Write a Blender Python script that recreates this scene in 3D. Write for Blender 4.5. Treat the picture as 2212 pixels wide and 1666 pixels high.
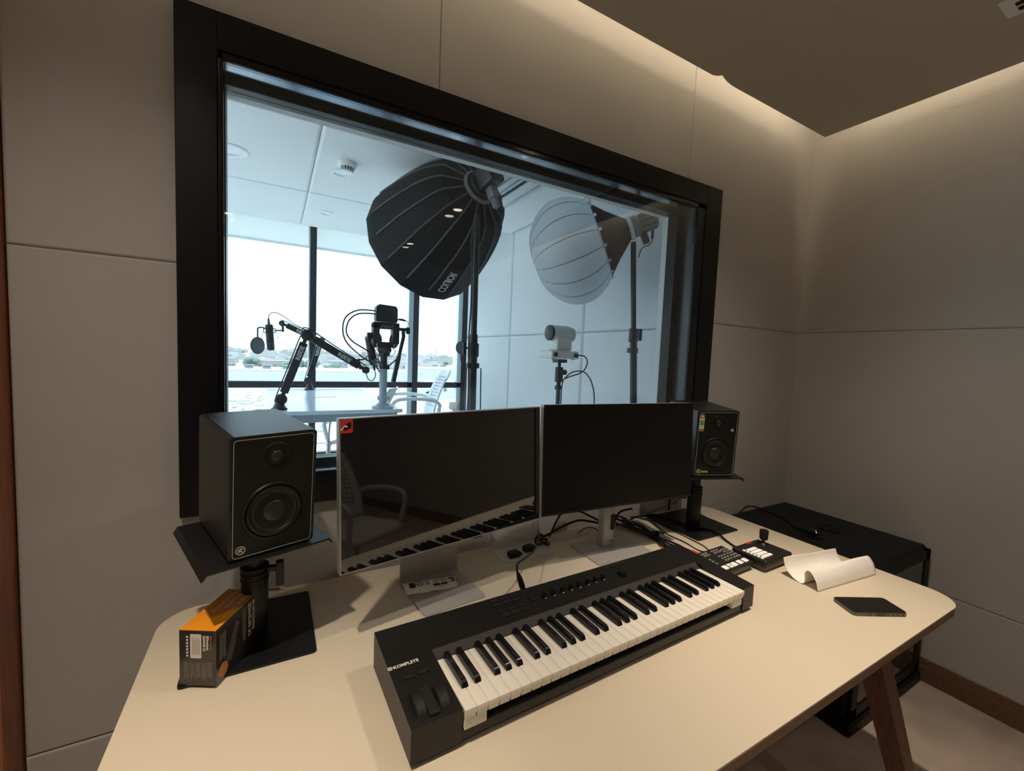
import bpy, bmesh, math, random
from mathutils import Vector, Matrix, Euler

random.seed(7)
for o in list(bpy.data.objects):
    bpy.data.objects.remove(o, do_unlink=True)
SC = bpy.context.scene
COL = SC.collection
PI = math.pi

# ------------------------------------------------------------------ camera
cam_d = bpy.data.cameras.new('camera')
cam_d.sensor_fit = 'HORIZONTAL'
cam_d.sensor_width = 36.0
cam_d.lens = 36.0 * 922.32 / 2212.0
cam_d.clip_start = 0.02
cam_d.clip_end = 6000
cam = bpy.data.objects.new('camera', cam_d)
COL.objects.link(cam)
cr = Vector((0.8734140637865361, -0.4852725753540572, 0.040723467302398696))
cu = Vector((-0.0025707062771847117, 0.07902913278157236, 0.9968689922156417))
cf = Vector((0.4869715234478553, 0.8707840856268754, -0.06777766276467061))
cam.matrix_world = Matrix(((cr.x, cu.x, -cf.x, 0.0), (cr.y, cu.y, -cf.y, 0.0), (cr.z, cu.z, -cf.z, 1.43), (0, 0, 0, 1)))
SC.camera = cam

# ------------------------------------------------------------------ look and light
SC.view_settings.view_transform = 'Standard'
SC.view_settings.look = 'None'
SC.view_settings.gamma = 1
SC.view_settings.use_curve_mapping = False
SC.view_settings.exposure = 0.0
SC.cycles.use_denoising = True
SC.cycles.max_bounces = 12
SC.cycles.diffuse_bounces = 7
SC.cycles.glossy_bounces = 5
SC.cycles.transparent_max_bounces = 16
SC.cycles.transmission_bounces = 6
SC.cycles.caustics_reflective = False
SC.cycles.caustics_refractive = False
SC.cycles.sample_clamp_indirect = 6.0

world = bpy.data.worlds.new('sky')
SC.world = world
world.use_nodes = True
wn, wl = world.node_tree.nodes, world.node_tree.links
wn.clear()
w_out = wn.new('ShaderNodeOutputWorld')
w_bg = wn.new('ShaderNodeBackground')
w_tc = wn.new('ShaderNodeTexCoord')
w_sep = wn.new('ShaderNodeSeparateXYZ')
w_ramp = wn.new('ShaderNodeValToRGB')
# bright hazy daylight: pale at the horizon, three times as bright overhead
w_ramp.color_ramp.elements[0].position = 0.0
w_ramp.color_ramp.elements[0].color = (0.275, 0.295, 0.305, 1)
w_ramp.color_ramp.elements[1].position = 0.75
w_ramp.color_ramp.elements[1].color = (0.81, 0.905, 1.0, 1)
wl.new(w_tc.outputs['Generated'], w_sep.inputs[0])
wl.new(w_sep.outputs['Z'], w_ramp.inputs[0])
wl.new(w_ramp.outputs[0], w_bg.inputs['Color'])
w_bg.inputs['Strength'].default_value = 7.5
wl.new(w_bg.outputs[0], w_out.inputs['Surface'])

WARM = (1.0, 0.815, 0.62)
LAMPS = [(-0.37, 0.45), (1.30, 0.48), (1.32, -0.66), (-0.37, -0.66), (1.30, -2.0), (-0.37, -2.0)]
BEAM_W, SPILL_W = 92.0, 39.0
COVE_E = 9.5
CEIL = 2.62


def add_light(name, kind, loc, energy, color, **kw):
    d = bpy.data.lights.new(name, kind)
    d.energy = energy
    d.color = color
    for k, v in kw.items():
        setattr(d, k, v)
    o = bpy.data.objects.new(name, d)
    o.location = loc
    COL.objects.link(o)
    return o


for (lx, ly) in LAMPS:
    k_ = 1.0 if ly > 0 else 0.22
    add_light('downlight_beam', 'SPOT', (lx, ly, CEIL - 0.012), BEAM_W * k_ * (1.0 if lx > 0 else 0.95), WARM,
              spot_size=math.radians(54 if lx > 0 else 66), spot_blend=1.0, shadow_soft_size=0.03)
    add_light('downlight_spill', 'SPOT', (lx, ly, CEIL - 0.012), SPILL_W * k_, (1.0, 0.86, 0.71),
              spot_size=math.radians(124), spot_blend=0.8, shadow_soft_size=0.03)
# portals at the studio's outside glazing and its added left window: they only guide the sky's own light
for (loc, rot, sx, sy) in (((-0.3, 4.95, 1.42), (PI / 2, 0, 0), 4.6, 2.3), ((-2.66, 3.2, 1.42), (PI / 2, 0, PI / 2), 3.2, 2.3)):
    p = add_light('sky_portal', 'AREA', loc, 1.0, (1, 1, 1), shape='RECTANGLE', size=sx, size_y=sy)
    p.rotation_euler = rot
    p.data.cycles.is_portal = True

# ------------------------------------------------------------------ materials
MATS = {}


def mat(name, color=(0.8, 0.8, 0.8), rough=0.5, metal=0.0, noise=None, bump=None, emit=None, spec=0.5,
        coat=0.0, wood=None, alpha=None, transl=None, sub=None):
    """One procedural material. noise=(scale, amount): colour mottling; bump=(scale, strength)."""
    if name in MATS:
        return MATS[name]
    m = bpy.data.materials.new(name)
    m.use_nodes = True
    n, l = m.node_tree.nodes, m.node_tree.links
    b = n['Principled BSDF']
    b.inputs['Base Color'].default_value = (*color, 1)
    b.inputs['Roughness'].default_value = rough
    b.inputs['Metallic'].default_value = metal
    b.inputs['Specular IOR Level'].default_value = spec
    b.inputs['Coat Weight'].default_value = coat
    tc = n.new('ShaderNodeTexCoord')
    if noise:
        t = n.new('ShaderNodeTexNoise')
        t.inputs['Scale'].default_value = noise[0]
        t.inputs['Detail'].default_value = 5
        l.new(tc.outputs['Object'], t.inputs['Vector'])
        r = n.new('ShaderNodeValToRGB')
        a = noise[1]
        r.color_ramp.elements[0].position = 0.3
        r.color_ramp.elements[1].position = 0.7
        r.color_ramp.elements[0].color = (*[c * (1 - a) for c in color], 1)
        r.color_ramp.elements[1].color = (*[min(1, c * (1 + a)) for c in color], 1)
        l.new(t.outputs['Fac'], r.inputs[0])
        l.new(r.outputs[0], b.inputs['Base Color'])
    if wood:
        mp = n.new('ShaderNodeMapping')
        mp.inputs['Scale'].default_value = wood[0]
        t = n.new('ShaderNodeTexNoise')
        t.inputs['Scale'].default_value = 6
        t.inputs['Detail'].default_value = 8
        t.inputs['Distortion'].default_value = 1.2
        l.new(tc.outputs['Object'], mp.inputs[0])
        l.new(mp.outputs[0], t.inputs['Vector'])
        r = n.new('ShaderNodeValToRGB')
        r.color_ramp.elements[0].position = 0.32
        r.color_ramp.elements[1].position = 0.72
        r.color_ramp.elements[0].color = (*[c * (1 - wood[1]) for c in color], 1)
        r.color_ramp.elements[1].color = (*[c * (1 + wood[1]) for c in color], 1)
        l.new(t.outputs['Fac'], r.inputs[0])
        l.new(r.outputs[0], b.inputs['Base Color'])
    if bump:
        t2 = n.new('ShaderNodeTexNoise')
        t2.inputs['Scale'].default_value = bump[0]
        t2.inputs['Detail'].default_value = 3
        l.new(tc.outputs['Object'], t2.inputs['Vector'])
        bp = n.new('ShaderNodeBump')
        bp.inputs['Strength'].default_value = bump[1]
        bp.inputs['Distance'].default_value = 0.002
        l.new(t2.outputs['Fac'], bp.inputs['Height'])
        l.new(bp.outputs[0], b.inputs['Normal'])
    if emit:
        b.inputs['Emission Color'].default_value = (*emit[0], 1)
        b.inputs['Emission Strength'].default_value = emit[1]
    if transl is not None:
        tr = n.new('ShaderNodeBsdfTranslucent')
        tr.inputs['Color'].default_value = (*color, 1)
        mx = n.new('ShaderNodeMixShader')
        mx.inputs[0].default_value = transl
        l.new(b.outputs[0], mx.inputs[1])
        l.new(tr.outputs[0], mx.inputs[2])
        l.new(mx.outputs[0], n['Material Output'].inputs['Surface'])
    if alpha is not None:
        b.inputs['Alpha'].default_value = alpha
    MATS[name] = m
    return m


def glass_mat(name, tint, ior=1.5, boost=1.0):
    m = bpy.data.materials.new(name)
    m.use_nodes = True
    n, l = m.node_tree.nodes, m.node_tree.links
    n.clear()
    out = n.new('ShaderNodeOutputMaterial')
    tr = n.new('ShaderNodeBsdfTransparent')
    tr.inputs['Color'].default_value = (*tint, 1)
    gl = n.new('ShaderNodeBsdfGlossy')
    gl.inputs['Roughness'].default_value = 0.0
    mix = n.new('ShaderNodeMixShader')
    geo = n.new('ShaderNodeNewGeometry')
    mr = n.new('ShaderNodeMapRange')
    mr.inputs['To Min'].default_value = ior
    mr.inputs['To Max'].default_value = 1.0 / ior
    fr = n.new('ShaderNodeFresnel')
    mul = n.new('ShaderNodeMath')
    mul.operation = 'MULTIPLY'
    mul.inputs[1].default_value = boost
    l.new(geo.outputs['Backfacing'], mr.inputs['Value'])
    l.new(mr.outputs[0], fr.inputs['IOR'])
    l.new(fr.outputs[0], mul.inputs[0])
    l.new(mul.outputs[0], mix.inputs[0])
    l.new(tr.outputs[0], mix.inputs[1])
    l.new(gl.outputs[0], mix.inputs[2])
    l.new(mix.outputs[0], out.inputs['Surface'])
    return m


M_WALL = mat('grey_beige_wall_fabric', (0.46, 0.45, 0.425), 0.95, noise=(3, .03), bump=(900, .25), spec=0.1)
M_CEIL = mat('ceiling_fabric', (0.52, 0.49, 0.43), 0.95, bump=(900, .2), spec=0.1)
M_CAVITY = mat('white_cove_paint', (0.7, 0.66, 0.58), 0.9)
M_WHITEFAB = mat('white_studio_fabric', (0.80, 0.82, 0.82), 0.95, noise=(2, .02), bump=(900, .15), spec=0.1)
M_BLACKFRAME = mat('black_powder_coat', (0.0045, 0.005, 0.007), 0.35, noise=(40, .08), spec=0.28)
M_FRAMEGLOSS = mat('black_satin_stop', (0.005, 0.006, 0.008), 0.16, spec=0.4)
M_JAMB = mat('dark_jamb', (0.02, 0.024, 0.03), 0.3, spec=0.6)
M_REVEAL = mat('dark_anodised_reveal', (0.30, 0.33, 0.36), 0.14, metal=1.0)
M_CARPET = mat('beige_carpet', (0.56, 0.46, 0.39), 0.95, noise=(6, .16), bump=(500, .8), spec=0.05)
M_DARKCARPET = mat('dark_carpet', (0.08, 0.07, 0.065), 0.95, noise=(6, .16), bump=(500, .8), spec=0.05)
M_BASEWOOD = mat('brown_skirting_wood', (0.17, 0.085, 0.045), 0.45, wood=((1, 14, 30), .35))
M_ORANGEWOOD = mat('orange_door_wood', (0.33, 0.12, 0.06), 0.5, wood=((20, 20, 1.2), .25))
M_DESK = mat('cream_desk_laminate', (0.66, 0.585, 0.46), 0.42, noise=(1.5, .015), spec=0.35)
M_DESKEDGE = mat('brown_desk_edge', (0.24, 0.14, 0.085), 0.55, wood=((1, 1, 14), .2))
M_LEG = mat('walnut_leg', (0.16, 0.075, 0.045), 0.5, wood=((14, 14, 1.2), .3))
M_BLACKMET = mat('black_painted_metal', (0.009, 0.009, 0.010), 0.38, bump=(300, .1), spec=0.35)
M_VINYL = mat('black_vinyl_cabinet', (0.012, 0.012, 0.013), 0.36, bump=(600, .3), spec=0.45)
M_BAFFLE = mat('black_baffle', (0.007, 0.007, 0.0075), 0.45, bump=(500, .1), spec=0.3)
M_GREENLINE = mat('pale_green_edge_line', (0.32, 0.42, 0.33), 0.5)
M_RUBBER = mat('black_rubber', (0.007, 0.007, 0.007), 0.42, spec=0.35)
M_CONE = mat('speaker_cone', (0.020, 0.019, 0.018), 0.5, bump=(120, .1))
M_DOME = mat('speaker_dome', (0.016, 0.015, 0.014), 0.38)
M_SILVER = mat('brushed_silver', (0.56, 0.55, 0.53), 0.34, metal=0.75, bump=(400, .05))
M_SILVERPL = mat('grey_stand_plastic', (0.47, 0.46, 0.44), 0.42, metal=0.25)
M_SCREEN = mat('glossy_dark_screen', (0.006, 0.006, 0.007), 0.03, spec=1.0, coat=0.6)
M_SCREENM = mat('matt_dark_screen', (0.004, 0.004, 0.0045), 0.42, spec=0.28)
M_BEZEL = mat('black_bezel', (0.008, 0.008, 0.009), 0.3)
M_WHITEPL = mat('white_plastic', (0.72, 0.71, 0.68), 0.4)
M_KEYW = mat('ivory_key', (0.80, 0.76, 0.68), 0.22, spec=0.5)
M_KEYB = mat('black_key', (0.007, 0.007, 0.008), 0.18, spec=0.5)
M_KBODY = mat('black_keyboard_body', (0.0095, 0.0090, 0.0088), 0.40, bump=(700, .1), spec=0.4)
M_KSTRIP = mat('dark_grey_strip', (0.028, 0.025, 0.023), 0.55, spec=0.3)
M_BTN = mat('dark_button', (0.014, 0.014, 0.014), 0.5, spec=0.3)
M_PRINT = mat('pale_print', (0.70, 0.68, 0.64), 0.6)
M_PRINTDIM = mat('grey_print', (0.22, 0.20, 0.18), 0.6)
M_ORANGE = mat('orange_print', (0.80, 0.29, 0.015), 0.35)
M_ORANGEDIM = mat('dull_orange_print', (0.50, 0.20, 0.05), 0.5)
M_CARTON = mat('dark_carton', (0.030, 0.026, 0.024), 0.22, coat=0.3)
M_PAPER = mat('white_paper', (0.90, 0.87, 0.83), 0.7, noise=(20, .02))
M_RED = mat('red_plastic', (0.65, 0.04, 0.02), 0.35)
M_REDSTICK = mat('red_sticker', (0.50, 0.03, 0.02), 0.5)
M_BTNLIT = mat('milky_lit_button', (0.85, 0.82, 0.76), 0.35, emit=((1, .93, .82), 0.25))
M_BTNGREY = mat('grey_button', (0.10, 0.10, 0.10), 0.45)
M_CONSOLE = mat('console_shell', (0.016, 0.015, 0.014), 0.4, bump=(400, .1))
M_CONSOLESIDE = mat('console_side', (0.13, 0.115, 0.10), 0.45)
M_GREEN = mat('green_label', (0.12, 0.45, 0.10), 0.5)
M_LIME = mat('lime_label', (0.45, 0.60, 0.10), 0.5)
M_CREAM = mat('cream_label', (0.75, 0.66, 0.50), 0.5)
M_MAROON = mat('maroon_label', (0.12, 0.02, 0.015), 0.5)
M_FOAM = mat('white_foam', (0.75, 0.72, 0.66), 0.8, bump=(200, .4))
M_PHONE = mat('phone_glass', (0.008, 0.006, 0.006), 0.25, spec=0.5)
M_PHONECASE = mat('clear_phone_case', (0.13, 0.12, 0.11), 0.35)
M_RACK = mat('rack_black_steel', (0.008, 0.009, 0.009), 0.55, bump=(500, .1), spec=0.25)
M_RACKGLASS = mat('smoked_rack_glass', (0.03, 0.028, 0.028), 0.12)
M_SOFTBLACK = mat('black_softbox_cloth', (0.006, 0.007, 0.010), 0.6, spec=0.15, bump=(60, .5))
M_SOFTRIB = mat('grey_rib_tape', (0.05, 0.06, 0.07), 0.55)
M_SOFTWHITE = mat('white_diffuser_cloth', (0.88, 0.93, 0.97), 0.85, transl=0.55)
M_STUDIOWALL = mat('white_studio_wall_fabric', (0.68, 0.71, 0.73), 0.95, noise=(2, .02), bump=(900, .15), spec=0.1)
M_LAMPGREY = mat('lamp_head_grey', (0.16, 0.16, 0.155), 0.45)
M_STUDIOBLK = mat('studio_black', (0.006, 0.009, 0.014), 0.45, bump=(80, .1))
M_TABLE = mat('studio_table_white', (0.58, 0.66, 0.74), 0.18, noise=(4, .02), spec=0.5)
M_TABLEEDGE = mat('studio_table_edge', (0.30, 0.36, 0.40), 0.5)
M_CHAIRW = mat('white_chair_plastic', (0.72, 0.76, 0.78), 0.45)
M_CHAIRG = mat('grey_chair_plastic', (0.45, 0.45, 0.43), 0.5)
M_CHAIRSEAT = mat('grey_seat_fabric', (0.48, 0.46, 0.43), 0.9, bump=(300, .5))
M_LIGHTFIT = mat('white_light_fitting', (0.80, 0.80, 0.79), 0.4)
M_MILKY = mat('milky_lens', (0.66, 0.70, 0.72), 0.35)
M_LAMPGLOW = mat('lamp_glow', (1, 1, 1), 0.5, emit=(WARM, 14.0))
M_COVE = mat('cove_led', (1, 1, 1), 0.5, emit=((1.0, 0.82, 0.61), COVE_E))
M_DARKSLOT = mat('dark_slot', (0.01, 0.01, 0.01), 0.7)
M_REDLENS = mat('dark_red_lens', (0.05, 0.012, 0.012), 0.15)
M_WOODCAP = mat('pale_wood_cap', (0.55, 0.38, 0.22), 0.5, wood=((6, 6, 6), .15))
M_BLIND = mat('pale_roller_blind', (0.84, 0.84, 0.82), 0.9, transl=0.6)
M_ALU = mat('pale_aluminium', (0.55, 0.62, 0.66), 0.35, metal=0.4)
M_WINFRAME = mat('dark_window_frame', (0.014, 0.017, 0.022), 0.4)
M_GLASS1 = glass_mat('observation_glass', (0.93, 0.965, 0.98), 1.5)
M_GLASS2 = glass_mat('outside_glass', (0.95, 0.98, 0.99), 1.45)
M_GROUND = mat('sandy_lot', (0.50, 0.49, 0.46), 0.95, noise=(0.06, .18))
M_SCRUB = mat('scrub_green', (0.17, 0.24, 0.15), 0.9, noise=(0.4, .3))
M_HOUSES = [mat('pale_house_%d' % i, c, 0.9) for i, c in enumerate(((.30, .29, .28), (.25, .24, .23), (.34, .335, .325), (.28, .255, .23), (.23, .235, .24)))]
M_ROOFW = mat('white_roof', (0.42, 0.42, 0.42), 0.8, noise=(0.05, .06))
M_HWIN = mat('house_window', (0.10, 0.11, 0.12), 0.3)
M_TREE = mat('haze_toned_tree', (0.13, 0.17, 0.13), 0.9, noise=(0.3, .3))  # muted green: distance haze is put into this colour
M_CAR = mat('pale_car_paint', (0.45, 0.46, 0.48), 0.3)
M_CARDARK = mat('dark_car_glass', (0.03, 0.03, 0.04), 0.2)


# ------------------------------------------------------------------ mesh building
def link(o, parent=None):
    COL.objects.link(o)
    if parent is not None:
        o.parent = parent
    return o


class MB:
    """Collects shapes for ONE mesh object."""

    def __init__(self):
        self.v, self.f, self.mi = [], [], []
        self.bev = False

    def _add(self, bm, M=None, mi=0):
        k = len(self.v)
        bm.verts.index_update()
        for v in bm.verts:
            co = M @ v.co if M is not None else v.co
            self.v.append(tuple(co))
        for f in bm.faces:
            self.f.append([k + v.index for v in f.verts])
            self.mi.append(mi)
        bm.free()
        return self

    def raw(self, verts, faces, M=None, mi=0):
        k = len(self.v)
        for v in verts:
            v = Vector(v)
            self.v.append(tuple(M @ v if M is not None else v))
        for f in faces:
            self.f.append([k + i for i in f])
            self.mi.append(mi)
        return self

    def box(self, x0, x1, y0, y1, z0, z1, r=0.0, seg=2, M=None, mi=0, edges=None):
        bm = bmesh.new()
        bmesh.ops.create_cube(bm, size=1)
        for v in bm.verts:
            v.co = Vector(((x0 + x1) / 2 + v.co.x * (x1 - x0), (y0 + y1) / 2 + v.co.y * (y1 - y0), (z0 + z1) / 2 + v.co.z * (z1 - z0)))
        if r > 0:
            self.bev = True
            ed = [e for e in bm.edges if edges is None or edges(e)]
            bmesh.ops.bevel(bm, geom=ed, offset=r, segments=seg, affect='EDGES', profile=0.5, clamp_overlap=True)
        return self._add(bm, M, mi)

    def cyl(self, c, r, h, n=24, axis='Z', r2=None, M=None, mi=0, bev=0.0):
        bm = bmesh.new()
        bmesh.ops.create_cone(bm, cap_ends=True, segments=n, radius1=r, radius2=r if r2 is None else r2, depth=h)
        if bev > 0:
            ed = [e for e in bm.edges if abs(abs(e.verts[0].co.z) - h / 2) < 1e-6 and abs(e.verts[0].co.z - e.verts[1].co.z) < 1e-6]
            bmesh.ops.bevel(bm, geom=ed, offset=bev, segments=2, affect='EDGES', profile=0.5)
        R = {'Z': Matrix(), 'X': Matrix.Rotation(PI / 2, 4, 'Y'), 'Y': Matrix.Rotation(-PI / 2, 4, 'X')}[axis]
        T = Matrix.Translation(Vector(c)) @ R
        return self._add(bm, (M @ T) if M is not None else T, mi)

    def lathe(self, prof, n=32, M=None, mi=0, closed=False):
        """prof: list of (radius, z) revolved about Z."""
        vs, fs = [], []
        for (r, z) in prof:
            for i in range(n):
                a = 2 * PI * i / n
                vs.append((r * math.cos(a), r * math.sin(a), z))
        for j in range(len(prof) - 1):
            for i in range(n):
                k = (i + 1) % n
                fs.append([j * n + i, j * n + k, (j + 1) * n + k, (j + 1) * n + i])
        if closed:
            fs.append([i for i in range(n)][::-1])
            fs.append([(len(prof) - 1) * n + i for i in range(n)])
        return self.raw(vs, fs, M, mi)

    def tube(self, pts, r, n=8, M=None, mi=0, smooth=0, caps=True):
        P = [Vector(p) for p in pts]
        if smooth:
            Q = []
            for i in range(len(P) - 1):
                p0, p1, p2, p3 = P[max(i - 1, 0)], P[i], P[i + 1], P[min(i + 2, len(P) - 1)]
                for k in range(smooth):
                    t = k / smooth
                    Q.append(0.5 * ((2 * p1) + (-p0 + p2) * t + (2 * p0 - 5 * p1 + 4 * p2 - p3) * t * t + (-p0 + 3 * p1 - 3 * p2 + p3) * t ** 3))
            Q.append(P[-1])
            P = Q
        rs = r if isinstance(r, (list, tuple)) else None
        vs, fs = [], []
        up = None
        for i, p in enumerate(P):
            d = (P[min(i + 1, len(P) - 1)] - P[max(i - 1, 0)])
            d = d.normalized() if d.length > 1e-9 else Vector((0, 0, 1))
            if up is None:
                up = d.orthogonal().normalized()
            up = (up - d * up.dot(d))
            up = up.normalized() if up.length > 1e-6 else d.orthogonal().normalized()
            s = d.cross(up)
            if rs:
                t = i / (len(P) - 1) * (len(rs) - 1)
                j = min(int(t), len(rs) - 2)
                rr = rs[j] + (rs[j + 1] - rs[j]) * (t - j)
            else:
                rr = r
            for k in range(n):
                a = 2 * PI * k / n
                vs.append(p + (up * math.cos(a) + s * math.sin(a)) * rr)
        for i in range(len(P) - 1):
            for k in range(n):
                m = (k + 1) % n
                fs.append([i * n + k, i * n + m, (i + 1) * n + m, (i + 1) * n + k])
        if caps:
            fs.append(list(range(n))[::-1])
            fs.append([(len(P) - 1) * n + k for k in range(n)])
        return self.raw(vs, fs, M, mi)

    def bar(self, a, b, w, t, M=None, mi=0, up=(0, 0, 1), r=0.0):
        """Rectangular bar from a to b, width w (sideways), thickness t (along up)."""
        a, b = Vector(a), Vector(b)
        d = (b - a)
        L = d.length
        d.normalize()
        u = Vector(up)
        s = d.cross(u)
        s = s.normalized() if s.length > 1e-6 else d.orthogonal().normalized()
        u = s.cross(d).normalized()
        T = Matrix(((d.x, s.x, u.x, a.x), (d.y, s.y, u.y, a.y), (d.z, s.z, u.z, a.z), (0, 0, 0, 1)))
        return self.box(0, L, -w / 2, w / 2, -t / 2, t / 2, r=r, M=(M @ T) if M is not None else T, mi=mi)

    def prism(self, poly, z0, z1, M=None, mi=0):
        n = len(poly)
        vs = [(x, y, z0) for x, y in poly] + [(x, y, z1) for x, y in poly]
        fs = [[(i), (i + 1) % n, n + (i + 1) % n, n + i] for i in range(n)] + [list(range(n))[::-1], [n + i for i in range(n)]]
        return self.raw(vs, fs, M, mi)

    def sphere(self, c, r, sc=(1, 1, 1), n=16, M=None, mi=0):
        bm = bmesh.new()
        bmesh.ops.create_uvsphere(bm, u_segments=n, v_segments=max(6, n // 2), radius=r)
        T = Matrix.Translation(Vector(c)) @ Matrix.Diagonal((*sc, 1))
        return self._add(bm, (M @ T) if M is not None else T, mi)

    def text(self, s, size, M, mi=0, depth=0.0004, align='LEFT', sx=1.0, bold=0.0):
        cu_ = bpy.data.curves.new('lettering', 'FONT')
        cu_.body = s
        cu_.size = size
        cu_.extrude = depth
        cu_.offset = bold
        cu_.align_x = align
        cu_.resolution_u = 3
        o = bpy.data.objects.new('lettering', cu_)
        COL.objects.link(o)
        me = o.to_mesh()
        S = M @ Matrix.Diagonal((sx, 1, 1, 1))
        self.raw([v.co.copy() for v in me.vertices], [list(p.vertices) for p in me.polygons], S, mi)
        o.to_mesh_clear()
        bpy.data.objects.remove(o, do_unlink=True)
        bpy.data.curves.remove(cu_)
        return self

    def build(self, name, mats, parent=None, smooth=35, loc=None):
        me = bpy.data.meshes.new(name)
        me.from_pydata(self.v, [], self.f)
        if not isinstance(mats, (list, tuple)):
            mats = [mats]
        for m in mats:
            me.materials.append(m)
        me.polygons.foreach_set('material_index', self.mi)
        me.update()
        if smooth:
            me.polygons.foreach_set('use_smooth', [True] * len(me.polygons))
            me.set_sharp_from_angle(angle=math.radians(smooth))
        o = bpy.data.objects.new(name, me)
        link(o, parent)
        if smooth and self.bev:
            wm = o.modifiers.new('face_weighted_shading', 'WEIGHTED_NORMAL')
            wm.keep_sharp = True
        if loc is not None:
            o.location = loc
        return o


def tag(o, label=None, cat=None, group=None, kind=None):
    if label:
        o['label'] = label
    if cat:
        o['category'] = cat
    if group:
        o['group'] = group
    if kind:
        o['kind'] = kind
    return o


def thing(name, label, cat, loc=(0, 0, 0), rot=(0, 0, 0), group=None, M=None):
    o = bpy.data.objects.new(name, None)
    o.empty_display_size = 0.05
    COL.objects.link(o)
    if M is not None:
        o.matrix_world = M
    else:
        o.location = loc
        o.rotation_euler = rot
    return tag(o, label, cat, group)


def struct(mb, name, mats, label=None, parent=None, smooth=35):
    o = mb.build(name, mats, parent, smooth)
    o['kind'] = 'structure'
    if label:
        o['label'] = label
    return o


def copy_tree(o, parent=None):
    c = o.copy()
    COL.objects.link(c)
    c.parent = parent
    for ch in list(o.children):
        copy_tree(ch, c)
    return c


def RT(loc, rx=0, ry=0, rz=0):
    return Matrix.Translation(Vector(loc)) @ Euler((rx, ry, rz)).to_matrix().to_4x4()


def frame_M(origin, ex, ey, ez):
    ex, ey, ez = Vector(ex), Vector(ey), Vector(ez)
    return Matrix(((ex.x, ey.x, ez.x, origin[0]), (ex.y, ey.y, ez.y, origin[1]), (ex.z, ey.z, ez.z, origin[2]), (0, 0, 0, 1)))


def rrect(x0, x1, y0, y1, r, n=6):
    P = []
    for (cx, cy, a0) in ((x1 - r, y1 - r, 0), (x0 + r, y1 - r, 90), (x0 + r, y0 + r, 180), (x1 - r, y0 + r, 270)):
        for i in range(n + 1):
            a = math.radians(a0 + 90 * i / n)
            P.append((cx + r * math.cos(a), cy + r * math.sin(a)))
    return P


def pad(mb, x0, x1, y0, y1, z0, z1, r, axis, seg=4, mi=0):
    """Upholstered panel: a box whose visible-side edges are rounded."""
    mb.box(x0, x1, y0, y1, z0, z1, r=r, seg=seg, mi=mi)


# ================================================================== CONTROL ROOM SHELL
WY = 1.375          # face of the observation wall
RX = 2.655          # face of the right wall
DZ = 0.74           # desk top
LX = -0.60
YB = -3.2
OX0, OX1, OZ0, OZ1 = -0.13, 1.70, 1.068, 2.148   # window opening


def wall_cells(mb, a_list, z_list, face, sign, axis, hole=None, r=0.008, th=0.05, mi=0):
    """Padded panels tiling a wall; cells cut by the hole are built from pieces whose cut edges stay square."""
    for i in range(len(a_list) - 1):
        for j in range(len(z_list) - 1):
            a0, a1, z0, z1 = a_list[i], a_list[i + 1], z_list[j], z_list[j + 1]
            rects = [(a0, a1, z0, z1)]
            if hole and a0 < hole[1] and a1 > hole[0] and z0 < hole[3] and z1 > hole[2]:
                h0, h1, k0, k1 = max(a0, hole[0]), min(a1, hole[1]), max(z0, hole[2]), min(z1, hole[3])
                rects = []
                if h0 > a0:
                    rects.append((a0, h0, z0, z1))
                if h1 < a1:
                    rects.append((h1, a1, z0, z1))
                if k0 > z0:
                    rects.append((h0, h1, z0, k0))
                if k1 < z1:
                    rects.append((h0, h1, k1, z1))
            for (b0, b1, c0, c1) in rects:
                bm = bmesh.new()
                bmesh.ops.create_cube(bm, size=1)
                lo, hi = sorted((face, face + sign * th))
                for v in bm.verts:
                    u = (b0 + b1) / 2 + v.co.x * (b1 - b0)
                    d = (lo + hi) / 2 + v.co.y * (hi - lo)
                    z = (c0 + c1) / 2 + v.co.z * (c1 - c0)
                    v.co = Vector((u, d, z)) if axis == 'Y' else Vector((d, u, z))
                bmesh.ops.recalc_face_normals(bm, faces=bm.faces)
                bm.normal_update()
                di = 1 if axis == 'Y' else 0
                ui = 0 if axis == 'Y' else 1
                ed = []
                for e in bm.edges:
                    p, q = e.verts[0].co, e.verts[1].co
                    if abs(p[di] - face) > 1e-6 or abs(q[di] - face) > 1e-6:
                        continue
                    if abs(p[ui] - q[ui]) < 1e-6:
                        if abs(p[ui] - a0) < 1e-6 or abs(p[ui] - a1) < 1e-6:
                            ed.append(e)
                    elif abs(p.z - z0) < 1e-6 or abs(p.z - z1) < 1e-6:
                        ed.append(e)
                if ed:
                    mb.bev = True
                    bmesh.ops.bevel(bm, geom=ed, offset=r, segments=4, affect='EDGES', profile=0.5)
                mb._add(bm, None, mi)


HOLE = (OX0, OX1, OZ0, OZ1)
w = MB()
wall_cells(w, [-0.515, 0.46, 1.65, RX + .03], [0.09, 0.43, 1.632, 2.88], WY, +1, 'Y', hole=HOLE)
# core of the wall behind the padding, around the opening
for (x0, x1, z0, z1) in ((LX - .1, OX0, 0, 2.9), (OX1, RX + .12, 0, 2.9), (OX0, OX1, 0, OZ0), (OX0, OX1, OZ1, 2.9)):
    w.box(x0, x1, WY + 0.05, 1.52, z0, z1)
w.box(LX, RX, WY + 0.02, WY + 0.05, 0, 0.12)
struct(w, 'wall_back', M_WALL, 'grey beige padded fabric wall around the dark observation window')

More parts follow.
